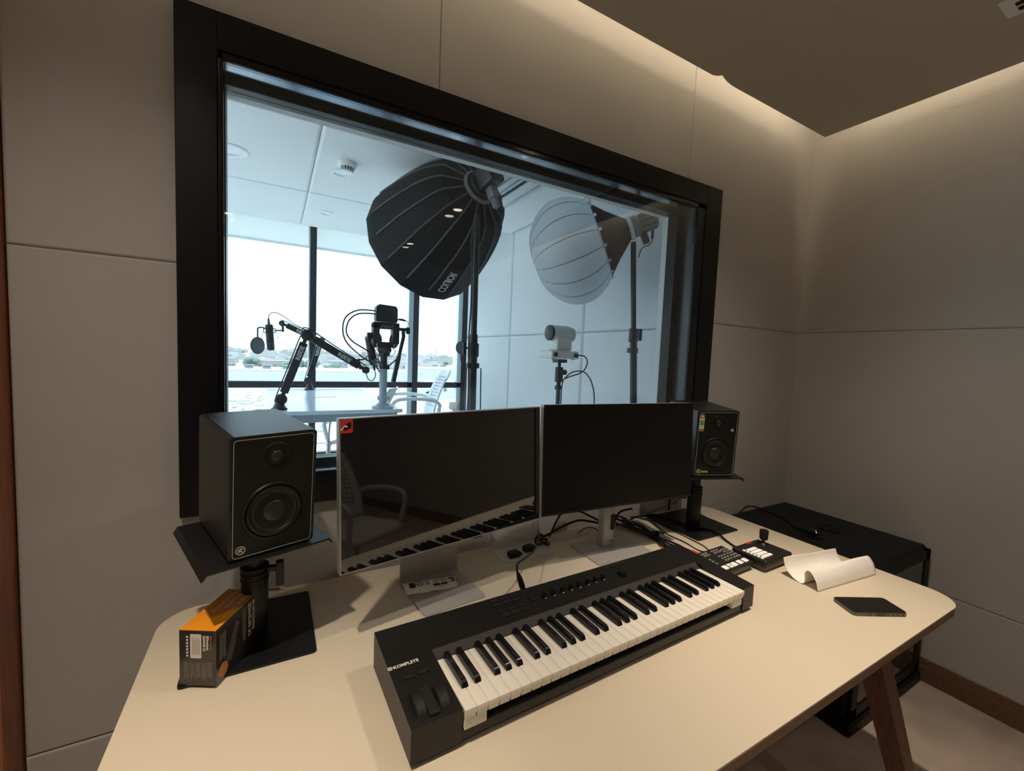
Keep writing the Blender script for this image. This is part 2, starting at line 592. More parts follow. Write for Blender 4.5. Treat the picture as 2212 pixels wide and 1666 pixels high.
w = MB()
wall_cells(w, [YB, -2.2, -1.0, 0.19, WY + 0.03], [0.09, 0.43, 1.632, 2.88], RX, +1, 'X')
w.box(RX + 0.05, RX + 0.12, YB, WY + .05, 0, 2.9)
struct(w, 'wall_right', M_WALL, 'grey beige padded fabric wall on the right of the desk')
w = MB()
w.box(LX - 0.1, LX, YB, WY + .05, 0, 2.9)
struct(w, 'wall_left', M_WALL)
w = MB()
w.box(LX - 0.1, RX + .12, YB - 0.1, YB, 0, 2.9)
struct(w, 'wall_front', M_WALL)
w = MB()
w.box(LX, LX + 0.082, WY - 0.075, WY + 0.02, 0, 2.9, r=0.008)
struct(w, 'trim_1', M_ORANGEWOOD, 'orange brown wooden post at the left end of the padded wall')
w = MB()
w.box(LX - .1, RX + .12, YB - .1, 1.56, -0.12, 0.0)
struct(w, 'floor', M_CARPET, 'beige carpet under and beside the desk')
w = MB()
w.box(RX - 0.016, RX + 0.03, YB, WY, 0.0, 0.075, r=0.004)
w.box(RX - 0.010, RX + 0.03, YB, WY, 0.0, 0.105, r=0.004)
struct(w, 'baseboard_right', M_BASEWOOD, 'brown wooden skirting board along the right wall')
w = MB()
w.box(LX + .085, RX - .017, WY - 0.012, WY + 0.03, 0.0, 0.09, r=0.004)
struct(w, 'baseboard_back', M_BASEWOOD)

# dropped ceiling panels with the light cove round them
w = MB()
for (x0, x1) in ((LX + 0.02, 1.609), (1.609, 2.472)):
    for (y0, y1) in ((-0.05, 1.232), (-1.5, -0.05), (YB + .2, -1.5)):
        if y1 > 1:
            arc = [(1.609, 1.214), (1.600, 1.222), (1.588, 1.229), (1.574, 1.232)] if x0 < 0 else [(1.735, 1.232), (1.700, 1.231), (1.665, 1.227), (1.635, 1.220), (1.610, 1.212)]
            body = [(x0, y0), (1.6085, y0)] + arc + [(x0, y1)] if x0 < 0 else [(1.6095, y0), (x1, y0), (x1, y1)] + arc
            w.prism(body, CEIL, CEIL + 0.05)
        else:
            w.box(x0, x1, y0, y1, CEIL, CEIL + 0.05, r=0.006, seg=2)
struct(w, 'ceiling', M_CEIL, 'dropped grey beige padded ceiling panels with a lit gap at the walls')
w = MB()
w.box(LX - .1, RX + .12, YB - .1, 1.52, 2.88, 2.98)
struct(w, 'ceiling_cavity', M_CAVITY)
# LED strips that light the gap
w = MB()
w.box(LX + 0.05, 2.40, 1.155, 1.180, CEIL + 0.052, CEIL + 0.064)
w.box(2.395, 2.42, YB + .3, 1.15, CEIL + 0.052, CEIL + 0.064)
w.box(LX + 0.05, 2.45, 1.190, 1.215, 2.868, 2.879)
w.box(2.430, 2.455, YB + .3, 1.19, 2.868, 2.879)
tag(w.build('cove_light_strip', M_COVE), 'warm light strip hidden above the ceiling panel edge', 'light strip')

# downlights of the control room
for k, (lx, ly) in enumerate(LAMPS):
    t = thing('downlight', ['warm recessed downlight above the desk on the left', 'warm recessed downlight above the desk on the right',
                            'warm recessed downlight behind the camera on the right', 'warm recessed downlight behind the camera on the left',
                            'warm recessed downlight farthest back on the right', 'warm recessed downlight farthest back on the left'][k],
              'downlight', (lx, ly, CEIL), group='warm ceiling downlights in the control room')
    m = MB()
    m.lathe([(0.052, 0.0), (0.052, -0.004), (0.040, -0.006), (0.036, 0.0)], 28)
    m.build('trim_ring', M_LIGHTFIT, t)
    m = MB()
    m.cyl((0, 0, -0.001), 0.036, 0.002, 24)
    m.build('lens', M_LAMPGLOW, t)

# slot diffuser at the top right
t = thing('ceiling_vent', 'white slotted air vent at the top right of the ceiling', 'air vent', (2.074, 0.25, CEIL))
m = MB()
m.box(-0.054, 0.054, -0.45, 0.283, -0.006, 0.0, r=0.003)
m.build('vent_frame', M_LIGHTFIT, t)
for sx_ in (-0.012, 0.020):
    m = MB()
    m.box(sx_ - 0.010, sx_ + 0.010, -0.43, 0.252, -0.0075, -0.0058, r=0.0004)
    m.build('slot', M_DARKSLOT, t)

# ================================================================== OBSERVATION WINDOW (window_1)
win = bpy.data.objects.new('window_1', None)
COL.objects.link(win)
win['kind'] = 'structure'
win['label'] = 'large observation window in a black frame'
m = MB()
F0, F1, G0, G1 = -0.213, 1.862, 0.976, 2.258   # outer size of the face frame
y0, y1 = 1.352, 1.378
A0, A1, B0, B1 = -0.126, 1.752, 1.042, 2.166   # its inner size
m.box(F0, A0, y0, y1, G0, G1, r=0.003)
m.box(A1, F1, y0, y1, G0, G1, r=0.003)
m.box(A0 - .001, A1 + .001, y0, y1, B1, G1, r=0.003)
m.box(A0 - .001, A1 + .001, y0, y1, G0, B0, r=0.003)
m.build('face_frame', M_BLACKFRAME, win)
m = MB()   # glazing stop: a thin step inside the face frame
for (x0, x1, z0, z1) in ((A0, OX0 + 0.016, B0, B1), (OX1 - .001, A1, B0, B1), (A0, A1, OZ1 - .001, B1), (A0, A1, B0, OZ0 + .001)):
    m.box(x0, x1, 1.356, 1.364, z0, z1, r=0.002, seg=2)
m.build('glazing_stop', M_FRAMEGLOSS, win)
m = MB()   # glossy reveal
m.box(OX0, OX1 + .012, 1.3625, 1.52, OZ1 - .002, OZ1 + 0.004)
m.box(OX0, OX1 + .012, 1.3625, 1.52, OZ0 - 0.004, OZ0 + .002)
m.build('reveal', M_REVEAL, win)
m = MB()   # darker side jambs
m.box(OX1 - .003, OX1 + 0.012, 1.3625, 1.52, OZ0 - .01, OZ1 + .01)
m.box(OX0 - .01, OX0 + 0.004, 1.3625, 1.52, OZ0, OZ1)
m.build('jamb', M_JAMB, win)
m = MB()   # rear frame
for (x0, x1, z0, z1) in ((OX0, -0.116, OZ0, OZ1), (1.657, OX1, OZ0, OZ1), (OX0, OX1, 2.128, OZ1), (OX0, OX1, OZ0, 1.090)):
    m.box(x0, x1, 1.434, 1.49, z0, z1, r=0.003)
m.build('rear_frame', M_BLACKFRAME, win)
m = MB()
m.box(OX0 + .004, OX1 - .003, 1.3665, 1.3725, OZ0 + .002, OZ1 - .002)
m.build('near_pane', M_GLASS1, win, smooth=0)
m = MB()
m.box(-0.116, 1.657, 1.462, 1.468, 1.090, 2.128)
m.build('far_pane', M_GLASS1, win, smooth=0)

# ================================================================== STUDIO SHELL (floor raised by 0.3 m)
SF, SCZ, SX, SY = 0.30, 2.60, 2.005, 4.85
w = MB()
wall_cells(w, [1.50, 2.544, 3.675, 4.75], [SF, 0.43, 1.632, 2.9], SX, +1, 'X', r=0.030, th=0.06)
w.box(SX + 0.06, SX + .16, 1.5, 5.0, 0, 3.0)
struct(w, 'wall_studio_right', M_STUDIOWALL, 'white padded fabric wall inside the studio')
w = MB()
w.box(-2.7, OX0, 1.52, 1.56, 0, 3.0)
w.box(OX1, SX + .1, 1.52, 1.56, 0, 3.0)
w.box(OX0, OX1, 1.52, 1.56, 0, OZ0)
w.box(OX0, OX1, 1.52, 1.56, OZ1, 3.0)
struct(w, 'wall_studio_near', M_WHITEFAB)
w = MB()
w.box(-2.7, -2.62, 1.52, 1.7, 0, 3.0)
w.box(-2.7, -2.62, 1.7, 4.75, 2.5, 3.0)  # lintel above the opening for the added side window
w.box(-2.7, -2.62, 4.75, 5.0, 0, 3.0)
struct(w, 'wall_studio_left', M_WHITEFAB)
w = MB()
w.box(-2.7, SX + .1, 1.52, 4.95, SF - 0.08, SF)
struct(w, 'floor_studio', mat('studio_floor', (0.42, 0.40, 0.38), 0.8, noise=(5, .1)))
w = MB()
xs = [-2.7, -0.90, 0.222, 1.36]
ys = [1.52, 2.535, 3.655, 4.66]
for i in range(3):
    for j in range(3):
        w.box(xs[i] + .0005, xs[i + 1] - .0005, ys[j] + .0005, ys[j + 1] - .0005, SCZ, SCZ + 0.09, r=0.022, seg=4)
w.box(1.60, SX - .01, 1.52, 3.72, SCZ, SCZ + 0.09, r=0.035, seg=4)
w.box(1.36, 1.60, 1.52, 4.66, SCZ + 0.012, SCZ + 0.09)
w.box(-2.7, SX + .16, 1.52, 5.0, 2.86, 2.96)
struct(w, 'ceiling_studio', M_WHITEFAB, 'white padded ceiling panels inside the studio')
w = MB()
w.box(1.363, 1.373, 1.57, 4.6, SCZ - .004, SCZ + .011)
w.box(1.587, 1.597, 1.57, 4.6, SCZ - .004, SCZ + .011)
w.box(1.43, 1.444, 1.57, 4.6, SCZ - .004, SCZ + .011)
w.box(1.476, 1.490, 1.57, 4.6, SCZ - .004, SCZ + .011)
o = w.build('linear_air_diffuser', M_ALU)
tag(o, 'long white slotted air diffuser in the studio ceiling', 'air vent')
m = MB()
m.box(1.4445, 1.4755, 1.57, 4.6, SCZ + .002, SCZ + .0112)
m.build('dark_slot', M_DARKSLOT, o)

# outside glazing
win2 = bpy.data.objects.new('window_2', None)
COL.objects.link(win2)
win2['kind'] = 'structure'
win2['label'] = 'floor to ceiling outside window of the studio'
m = MB()
m.box(-2.62, 2.0, SY - 0.02, SY + 0.06, 1.024, 1.090, r=0.004)
m.box(-2.62, 2.0, SY - 0.02, SY + 0.06, SF, SF + 0.045, r=0.004)
m.box(-2.62, 2.0, SY - 0.02, SY + 0.06, 2.80, 2.88, r=0.004)
m.build('rail', M_WINFRAME, win2)
for x in (-1.78, -0.735, 0.318, 1.388, 1.985):
    m = MB()
    m.box(x, x + 0.058, SY - 0.03, SY + 0.06, SF, 2.86, r=0.004)
    m.build('mullion', M_WINFRAME, win2)
m = MB()
m.box(1.330, 1.386, SY - 0.02, SY + .05, SF, 2.86, r=0.004)
m.box(1.930, 1.984, SY - 0.02, SY + .05, SF, 2.86, r=0.004)
m.box(0.304, 0.317, SY - 0.03, SY + .05, SF, 2.86, r=0.003)
m.build('cover_strip', M_ALU, win2)
m = MB()
m.box(-2.62, 2.0, SY + 0.01, SY + 0.018, SF, 2.86)
m.build('pane', M_GLASS2, win2, smooth=0)
added_win = bpy.data.objects.new('added_light_window', None)  # unseen left window, added to bring more daylight into the studio
COL.objects.link(added_win)
added_win['kind'] = 'structure'
m = MB()
for y in (1.7, 3.2, 4.7):
    m.box(-2.70, -2.62, y, y + .05, SF, 2.5)
m.box(-2.70, -2.62, 1.7, 4.75, SF, SF + .05)
m.build('mullion', M_WINFRAME, added_win)
w = MB()
w.box(-2.6, 1.99, 4.915, 4.925, 2.462, 2.90)
w.cyl((-0.3, 4.92, 2.458), 0.012, 4.58, 12, 'X')
struct(w, 'trim_2', M_BLIND, 'pale roller blind pulled partly down at the studio window')

# studio ceiling fittings
def ceiling_disc(label, x, y, r, grp='recessed studio downlights'):
    t = thing('recessed_light', label, 'downlight', (x, y, SCZ), group=grp)
    m = MB()
    m.lathe([(r, 0.001), (r, -0.005), (r * 0.80, -0.008), (r * 0.74, -0.001)], 36)
    m.build('trim_ring', M_LIGHTFIT, t)
    m = MB()
    m.cyl((0, 0, -0.0015), r * 0.745, 0.003, 32)
    m.build('lens', M_MILKY, t)


ceiling_disc('large round white recessed light at the left edge of the glass', -0.235, 3.165, 0.095)  # a downlight like the next two, only larger
ceiling_disc('small round white recessed light beside the smoke detector', 0.385, 3.13, 0.058)
ceiling_disc('small round white recessed light on the panel nearest the outside window', 0.391, 4.10, 0.058)
t = thing('smoke_detector', 'white smoke detector on the studio ceiling', 'smoke detector', (0.40, 2.95, SCZ))
m = MB()
m.lathe([(0.0, 0.0), (0.055, 0.0), (0.055, -0.022), (0.047, -0.03), (0.0, -0.03)], 28)
m.build('base', M_LIGHTFIT, t)
m = MB()
m.lathe([(0.040, -0.03), (0.034, -0.052), (0.0, -0.052)], 28)
m.build('chamber', M_BTNGREY, t)
for k in range(14):
    a = 2 * PI * k / 14
    m = MB()
    m.bar((0.0425 * math.cos(a), 0.0425 * math.sin(a), -0.029), (0.033 * math.cos(a), 0.033 * math.sin(a), -0.053), 0.004, 0.004, up=(math.cos(a), math.sin(a), 0))
    m.build('rib', M_LIGHTFIT, t)
m = MB()
m.lathe([(0.0, -0.051), (0.037, -0.051), (0.034, -0.060), (0.0, -0.062)], 28)
m.build('cap', M_LIGHTFIT, t)
# ================================================================== DESK
t = thing('desk', 'long desk with a cream top, brown edge and splayed walnut legs', 'desk', (0.8, 0.875, 0))
m = MB()
m.prism(rrect(-1.046, 1.048, -0.462, 0.464, 0.085, 10), DZ - 0.004, DZ)
m.build('desk_surface', M_DESK, t)
m = MB()
m.prism(rrect(-1.0445, 1.0465, -0.4605, 0.4625, 0.084, 10), DZ - 0.028, DZ - 0.004)
m.build('edge_band', M_DESKEDGE, t)
for (sx_, sy_) in ((-1, -1), (1, -1), (-1, 1), (1, 1)):
    m = MB()
    tx, ty = sx_ * 0.70, sy_ * 0.345
    bx, by = sx_ * 0.777, sy_ * 0.52
    if sy_ > 0:
        by = 0.42
    for (z, hw, cx, cy) in ((0.0, 0.020, bx, by), (0.712, 0.037, tx, ty)):
        pass
    q = []
    for (z, hw, cx, cy) in ((0.0, 0.019, bx, by), (0.711, 0.033, tx, ty)):
        q += [(cx - hw, cy - hw, z), (cx + hw, cy - hw, z), (cx + hw, cy + hw, z), (cx - hw, cy + hw, z)]
    m.raw(q, [[0, 3, 2, 1], [4, 5, 6, 7], [0, 1, 5, 4], [1, 2, 6, 5], [2, 3, 7, 6], [3, 0, 4, 7]])
    m.build('leg', M_LEG, t)
m = MB()
m.box(-0.69, 0.69, -0.34, -0.31, 0.655, 0.711, r=0.003)
m.box(-0.69, 0.69, 0.30, 0.33, 0.655, 0.711, r=0.003)
m.box(-0.70, -0.67, -0.33, 0.32, 0.655, 0.711, r=0.003)
m.box(0.67, 0.70, -0.33, 0.32, 0.655, 0.711, r=0.003)
m.build('underframe', M_LEG, t)

# ================================================================== SPEAKERS AND STANDS
def rotm(a, tl, r=0.0):
    return Matrix.Rotation(a, 4, 'Z') @ Matrix.Rotation(tl, 4, 'X') @ Matrix.Rotation(r, 4, 'Y')


SPK = [((-.0346, 1.1160, 1.1318), .332, .088, -.008), ((1.5296, 1.1352, 1.1337), -.401, .069, -.018)]
SPS = Matrix.Scale(.962, 4)
W2, D2, H2 = 0.0875, 0.117, 0.136


def speaker(loc, rot, label, left):
    t = thing('studio_monitor_speaker', label, 'speaker', M=Matrix.Translation(Vector(loc)) @ rotm(*rot) @ SPS)
    m = MB()
    m.box(-W2, W2, -D2, D2, -H2 + .0005, H2, r=0.010, seg=3, edges=lambda e: abs(e.verts[0].co.y - e.verts[1].co.y) > 0.1)
    m.build('cabinet', M_VINYL, t)
    FR = Matrix.Translation((0, -D2, 0)) @ Matrix.Rotation(PI / 2, 4, 'X')   # local x right, y up, z towards the listener
    m = MB()
    m.prism(rrect(-W2 + .006, W2 - .006, -H2 + .006, H2 - .006, .009), -0.002, 0.002, FR)
    m.build('baffle', M_BAFFLE, t)
    m = MB()   # thin pale green outline
    o1, o2 = rrect(-W2 + .007, W2 - .007, -H2 + .007, H2 - .007, .008), rrect(-W2 + .0082, W2 - .0082, -H2 + .0082, H2 - .0082, .007)
    n = len(o1)
    m.raw([(x, y, 0.0026) for x, y in o1] + [(x, y, 0.0026) for x, y in o2] + [(x, y, 0.0018) for x, y in o1] + [(x, y, 0.0018) for x, y in o2],
          [[i, (i + 1) % n, n + (i + 1) % n, n + i] for i in range(n)] + [[2 * n + i, 2 * n + (i + 1) % n, (i + 1) % n, i] for i in range(n)]
          + [[n + i, n + (i + 1) % n, 3 * n + (i + 1) % n, 3 * n + i] for i in range(n)], FR)
    m.build('green_outline', M_GREENLINE, t)
    # woofer
    WM = FR @ Matrix.Translation((0, -0.039, 0.002))
    m = MB()
    m.lathe([(0.0655, 0.0), (0.064, 0.0025), (0.060, 0.003), (0.0575, 0.0)], 56, WM)
    wf = m.build('woofer_ring', M_RUBBER, t)
    m = MB()
    m.lathe([(0.0575, -0.001), (0.0555, 0.0042), (0.0515, 0.0062), (0.0475, 0.004), (0.0455, -0.001)], 56, WM)
    m.build('surround', M_RUBBER, wf)
    m = MB()
    m.lathe([(0.046, 0.0005), (0.035, -0.0005), (0.0245, -0.0009)], 56, WM)
    m.build('cone', M_CONE, wf)
    m = MB()
    m.lathe([(0.0245, -0.0009)] + [(0.0245 * math.cos(a), -0.0009 + 0.007 * math.sin(a)) for a in [i * PI / 16 for i in range(1, 9)]], 40, WM)
    m.build('dust_cap', M_DOME, wf)
    # tweeter in a shallow dished guide
    TM = FR @ Matrix.Translation((0.002, 0.086, 0.002))
    m = MB()
    m.lathe([(0.031, 0.0), (0.029, 0.0013), (0.024, 0.0005), (0.019, -0.0002)], 40, TM)
    m.build('waveguide', M_BAFFLE, t)
    m = MB()
    m.lathe([(0.019, 0.0003), (0.0185, 0.0028), (0.0165, 0.0030), (0.0155, 0.0006)], 36, TM)
    tw = m.build('tweeter_ring', M_RUBBER, t)
    m = MB()
    m.lathe([(0.0155, 0.0008)] + [(0.0125 * math.cos(a), 0.0008 + 0.005 * math.sin(a)) for a in [i * PI / 12 for i in range(0, 7)]], 32, TM)
    m.build('dome', M_DOME, tw)
    # round running figure badge
    BM = FR @ Matrix.Translation((-0.065, -0.112, 0.0024))
    m = MB()
    m.lathe([(0.0092, 0), (0.0092, 0.0006), (0.0080, 0.0006), (0.0080, 0)], 32, BM)
    for (a, b) in (((-.0045, .001), (.0, .0035)), ((.0, .0035), (.0045, .0030)), ((.001, .0040), (.0018, .0056)), ((.0, .003), (-.001, -.0012)), ((-.001, -.0012), (.0028, -.0022)),
                   ((.0028, -.0022), (.0022, -.0055)), ((-.001, -.0012), (-.0030, -.0030)), ((-.003, -.003), (-.0056, -.0030)), ((.0045, .0030), (.0052, .0010)), ((-.0045, .001), (-.0030, -.0008))):
        m.bar((*a, 0.0003), (*b, 0.0003), 0.0014, 0.0005, BM)
    m.build('badge', M_CREAM, t)
    if not left:
        # hanging award sticker, lime arrow sticker, small lever of the power light
        SM = FR @ Matrix.Translation((-0.0685, 0.091, 0.0024))
        pts = rrect(-0.0095, 0.0095, -0.037, 0.020, .0025, 3)
        m = MB()
        m.prism([p for p in pts if p[1] < 0.019 or True], 0, 0.0004, SM)
        m.cyl((0, 0.022, 0.0002), 0.0095, 0.0004, 24, M=SM)
        st = m.build('award_sticker', M_CREAM, t)
        st['label'] = 'cream and green award sticker at the upper left of the baffle'
        m = MB()
        m.lathe([(0.0085, 0.0005), (0.0085, 0.0007), (0.005, 0.0007)], 24, SM @ Matrix.Translation((0, .022, 0)))
        m.build('arch_print', M_MAROON, st)
        m = MB()
        m.box(-.0085, .0085, -.0345, -.0295, .0005, .0007, M=SM)
        m.build('footer_print', M_MAROON, st)
        m = MB()
        m.box(-.0080, .0080, -.0155, .0060, .0005, .0007, M=SM)
        m.build('green_field', M_GREEN, st)
        m = MB()
        for i, s_ in enumerate(('STUDIO', 'QUALITY', 'SOUND')):
            m.text(s_, .0045, SM @ Matrix.Translation((0, 0.0005 - i * .0058, .0008)), depth=.0001, align='CENTER', sx=.8, bold=.0001)
        m.text('CURVE', .0040, SM @ Matrix.Translation((0, 0.0085, .0007)), depth=.0001, align='CENTER', sx=.9)
        for i in range(3):
            m.box(-.006, .004 + .002 * (i % 2), -.0195 - i * .0032, -.0188 - i * .0032, .0005, .0006, M=SM)
        m.build('lettering', M_MAROON, st)
        AM = FR @ Matrix.Translation((-0.050, -0.1135, 0.0024))
        m = MB()
        m.prism([(-.004, 0), (.001, .0055), (.001, .0035), (.023, .0035), (.023, -.0035), (.001, -.0035), (.001, -.0055)], 0, .0004, AM)
        ar = m.build('arrow_sticker', M_LIME, t)
        m = MB()
        m.text('LISTEN FURTHER', .0036, AM @ Matrix.Translation((.003, -.0012, .0005)), depth=.0001, sx=.62, bold=.0001)
        m.build('lettering', M_MAROON, ar)
        m = MB()
        m.lathe([(0.0065, 0), (0.006, .001), (0.0, .001)], 20, FR @ Matrix.Translation((.062, .057, .002)))
        m.bar((.058, .0575, .0035), (.066, .0550, .005), .0028, .002, FR)
        m.build('front_control', M_SILVERPL, t)
        m = MB()
        m.text('CR5', .0075, FR @ Matrix.Translation((.056, -.1135, .0022)), depth=.0001)
        m.build('model_lettering', M_KSTRIP, t)
    return t


speaker(*(SPK[0][0], SPK[0][1:]), 'black speaker at the left, in front of the window frame beside the first monitor', True)
speaker(*(SPK[1][0], SPK[1][1:]), 'black speaker at the right with a green sticker beside the tweeter', False)


def speaker_stand(px, py, plate, spk, label):
    t = thing('speaker_stand', label, 'speaker stand', (px, py, DZ))
    x0, x1, y0_, y1_ = plate
    m = MB()
    m.prism(rrect(x0 - px, x1 - px, y0_ - py, y1_ - py, .008, 4), 0.0004, 0.005)
    m.build('base_plate', M_BLACKMET, t)
    m = MB()
    m.cyl((0, 0, 0.0915), 0.0280, 0.173, 32, bev=.002)
    m.build('pole', M_BLACKMET, t)
    SM = Matrix.Translation(Vector(spk[0]) - Vector((px, py, DZ))) @ rotm(*spk[1:]) @ SPS
    tz = (SM @ Vector((0, 0.0, -H2 - .02))).z
    m = MB()
    m.cyl((0, 0, (0.176 + tz) / 2), 0.0200, tz - 0.176, 28)
    m.build('inner_pole', M_BLACKMET, t)
    m = MB()
    for z in (0.150, 0.163, 0.176):
        m.cyl((0, 0, z), 0.0298, 0.007, 32, bev=.002)
    m.build('collar', M_RUBBER, t)
    m = MB()
    HM = Matrix.Rotation(0 if px < 1 else PI, 4, 'Z')
    m.bar((0.018, -0.004, .168), (0.049, -0.010, .168), .014, .014, HM, r=.003)
    m.box(.043, .060, -.022, -.004, .128, .186, r=.003, M=HM)
    m.build('clamp_handle', M_BLACKMET, t)
    # tray turned and tilted with the speaker, its side lips bent down
    m = MB()
    T = Matrix(SM)
    zt = -H2 - .0055
    m.box(-.128, .124, -.128, .128, zt - .002, zt + .0022, M=T)
    for s in (-1, 1):
        xe = -.128 if s < 0 else .124
        m.bar((xe - s * .001, -.128, zt), (xe - s * .001, .128, zt), .003, .003, T)
        q0, q1 = (xe, zt + .002), (xe + s * .008, zt - .012)
        m.raw([(q0[0], -.128, q0[1]), (q0[0], .128, q0[1]), (q1[0], .128, q1[1]), (q1[0], -.128, q1[1]),
               (q0[0] - s * .003, -.128, q0[1] - .003), (q0[0] - s * .003, .128, q0[1] - .003), (q1[0] - s * .003, .128, q1[1]), (q1[0] - s * .003, -.128, q1[1])],
              [[0, 1, 2, 3], [4, 7, 6, 5], [0, 3, 7, 4], [1, 5, 6, 2], [3, 2, 6, 7], [0, 4, 5, 1]], T)
    m.build('tray', M_BLACKMET, t)
    m = MB()
    m.box(-.085, .085, -.1335, -.112, zt + .0022, zt + .0048, r=.001, M=T)
    m.build('rubber_pad', M_RUBBER, t)
    m = MB()
    m.box(-.085, .085, .090, .110, zt + .0022, zt + .0048, r=.001, M=T)
    m.build('rubber_pad', M_RUBBER, t)
    m = MB()
    m.cyl((0, 0, zt - .012), .036, .018, 24, r2=.03, M=T)
    m.build('tray_mount', M_BLACKMET, t)
    return t


speaker_stand(-.038, 1.128, (-.168, .087, 1.014, 1.288), SPK[0], 'black desk speaker stand at the left with the carton on its base')
speaker_stand(1.549, 1.156, (1.447, 1.703, 1.050, 1.320), SPK[1], 'black desk speaker stand at the right behind the control consoles')

# ================================================================== MONITORS
M1 = Matrix.Translation((.4295, 1.0535, 1.10)) @ rotm(.183, -.062)
t = thing('computer_monitor', 'silver framed monitor with a glossy screen reflecting the keyboard and a red corner sticker', 'monitor', M=M1)
w2, h2 = .3070, .177
m = MB()
m.box(-w2, w2, 0.0015, .020, -h2, h2, r=.003)
m.build('back_shell', M_SILVER, t)
m = MB()
for (x0, x1, z0, z1) in ((-w2, -w2 + .0035, -h2, h2), (w2 - .0022, w2, -h2, h2), (-w2, w2, h2 - .0028, h2), (-w2, w2, -h2, -h2 + .0030)):
    m.box(x0, x1, -.0022, .004, z0, z1, r=.0008)
m.build('silver_rim', M_SILVER, t)
m = MB()
m.box(-w2 + .0035, w2 - .0022, -.0012, .0018, -h2 + .003, h2 - .0028)
m.build('screen', M_SCREEN, t, smooth=0)
SB = Matrix.Translation((-.2915, -.0016, .1585)) @ Matrix.Rotation(PI / 2, 4, 'X')
m = MB()
m.prism(rrect(-.0155, .0155, -.0155, .0155, .003, 3), 0, .0004, SB)
st = m.build('red_sticker', M_REDSTICK, t)
st['label'] = 'red sticker with a hand and a tablet'
m = MB()
m.prism([(-.005, .002), (.011, .010), (.012, -.003), (-.004, -.010)], .0005, .0008, SB)
m.build('tablet_print', M_BEZEL, st)
m = MB()
m.prism([(-.013, -.009), (-.009, -.003), (-.002, .003), (.004, .000), (.002, -.003), (-.004, -.001), (-.009, -.009)], .0009, .0011, SB)
m.build('hand_print', M_PRINT, st)
m = MB()
m.box(.055, .085, -.001, .012, -h2 - .0035, -h2 + .0005, r=.001)
m.build('joystick_button', M_BEZEL, t)
# stand: bent plate, expressed in the world and brought into the monitor's frame
I1 = M1.inverted()
m = MB()
SMm = I1 @ RT((.423, 1.205, DZ), rz=.10)
prof = [(-.163, .0030), (.030, .0030), (.048, .004), (.043, .060), (.035, .330)]
for i, (a, b) in enumerate(zip(prof[:-1], prof[1:])):
    pass
hw = .094
# horizontal tongue
m.prism(rrect(-hw, hw, -.163, .044, .010, 4), .0004, .0050, SMm)
b1 = m.build('stand_base', M_SILVERPL, t)
m = MB()
m.raw([(-hw, .038, .004), (hw, .038, .004), (hw, .020, .33), (-hw, .020, .33), (-hw, .044, .004), (hw, .044, .004), (hw, .026, .33), (-hw, .026, .33)],
      [[0, 1, 2, 3], [5, 4, 7, 6], [0, 3, 7, 4], [1, 5, 6, 2], [3, 2, 6, 7], [0, 4, 5, 1]], Matrix(SMm) @ Matrix.Translation((0, -.016, 0)))
m.build('stand_neck', M_SILVERPL, t)
m = MB()
m.box(-.06, .06, .0195, .125, -.02, .06, r=.006)
m.build('hinge', M_SILVERPL, t)

M2 = Matrix.Translation((1.0475, 1.067, 1.11)) @ rotm(-.069, -.048)
t = thing('computer_monitor', 'thin black monitor with a matt black screen on a silver post', 'monitor', M=M2)
w2, h2 = .3175, .175
m = MB()
m.box(-w2, w2, .002, .026, -h2, h2, r=.004)
m.build('back_shell', M_SILVERPL, t)
m = MB()
for (x0, x1, z0, z1) in ((-w2, -w2 + .003, -h2, h2), (w2 - .003, w2, -h2, h2), (-w2, w2, h2 - .0022, h2), (-w2, w2, -h2, -h2 + .007)):
    m.box(x0, x1, -.0020, .004, z0, z1, r=.0006)
m.build('bezel', M_BEZEL, t)
m = MB()
m.box(-w2 + .003, w2 - .003, -.0012, .0022, -h2 + .007, h2 - .0022)
m.build('screen', M_SCREENM, t, smooth=0)
I2 = M2.inverted()
SMm = I2 @ RT((1.082, 1.168, DZ), rz=-.02)
m = MB()
m.prism(rrect(-.125, .123, -.114, .060, .006, 4), .0004, .0050, SMm)
m.build('stand_base', M_SILVERPL, t)
m = MB()
m.box(-.0265, .0265, -.012, .022, .005, .40, r=.007, M=SMm, edges=lambda e: abs(e.verts[0].co.z - e.verts[1].co.z) > .1)
pst = m.build('stand_post', M_SILVERPL, t)
m = MB()
m.text('DELL', .010, SMm @ Matrix.Translation((0.002, -.0124, .021)) @ Matrix.Rotation(PI / 2, 4, 'X'), depth=.0002, sx=.9, bold=.0002)
m.build('lettering', M_KSTRIP, pst)
m = MB()
m.prism(rrect(-.009, .009, .065, .125, .006, 4), 0, .0008, SMm @ Matrix.Translation((.014, -.0122, 0)) @ Matrix.Rotation(PI / 2, 4, 'X'))
m.build('cable_slot', M_DARKSLOT, pst)
m = MB()
m.box(-.055, .055, .024, .090, -.03, .05, r=.006)
m.build('hinge', M_SILVERPL, t)

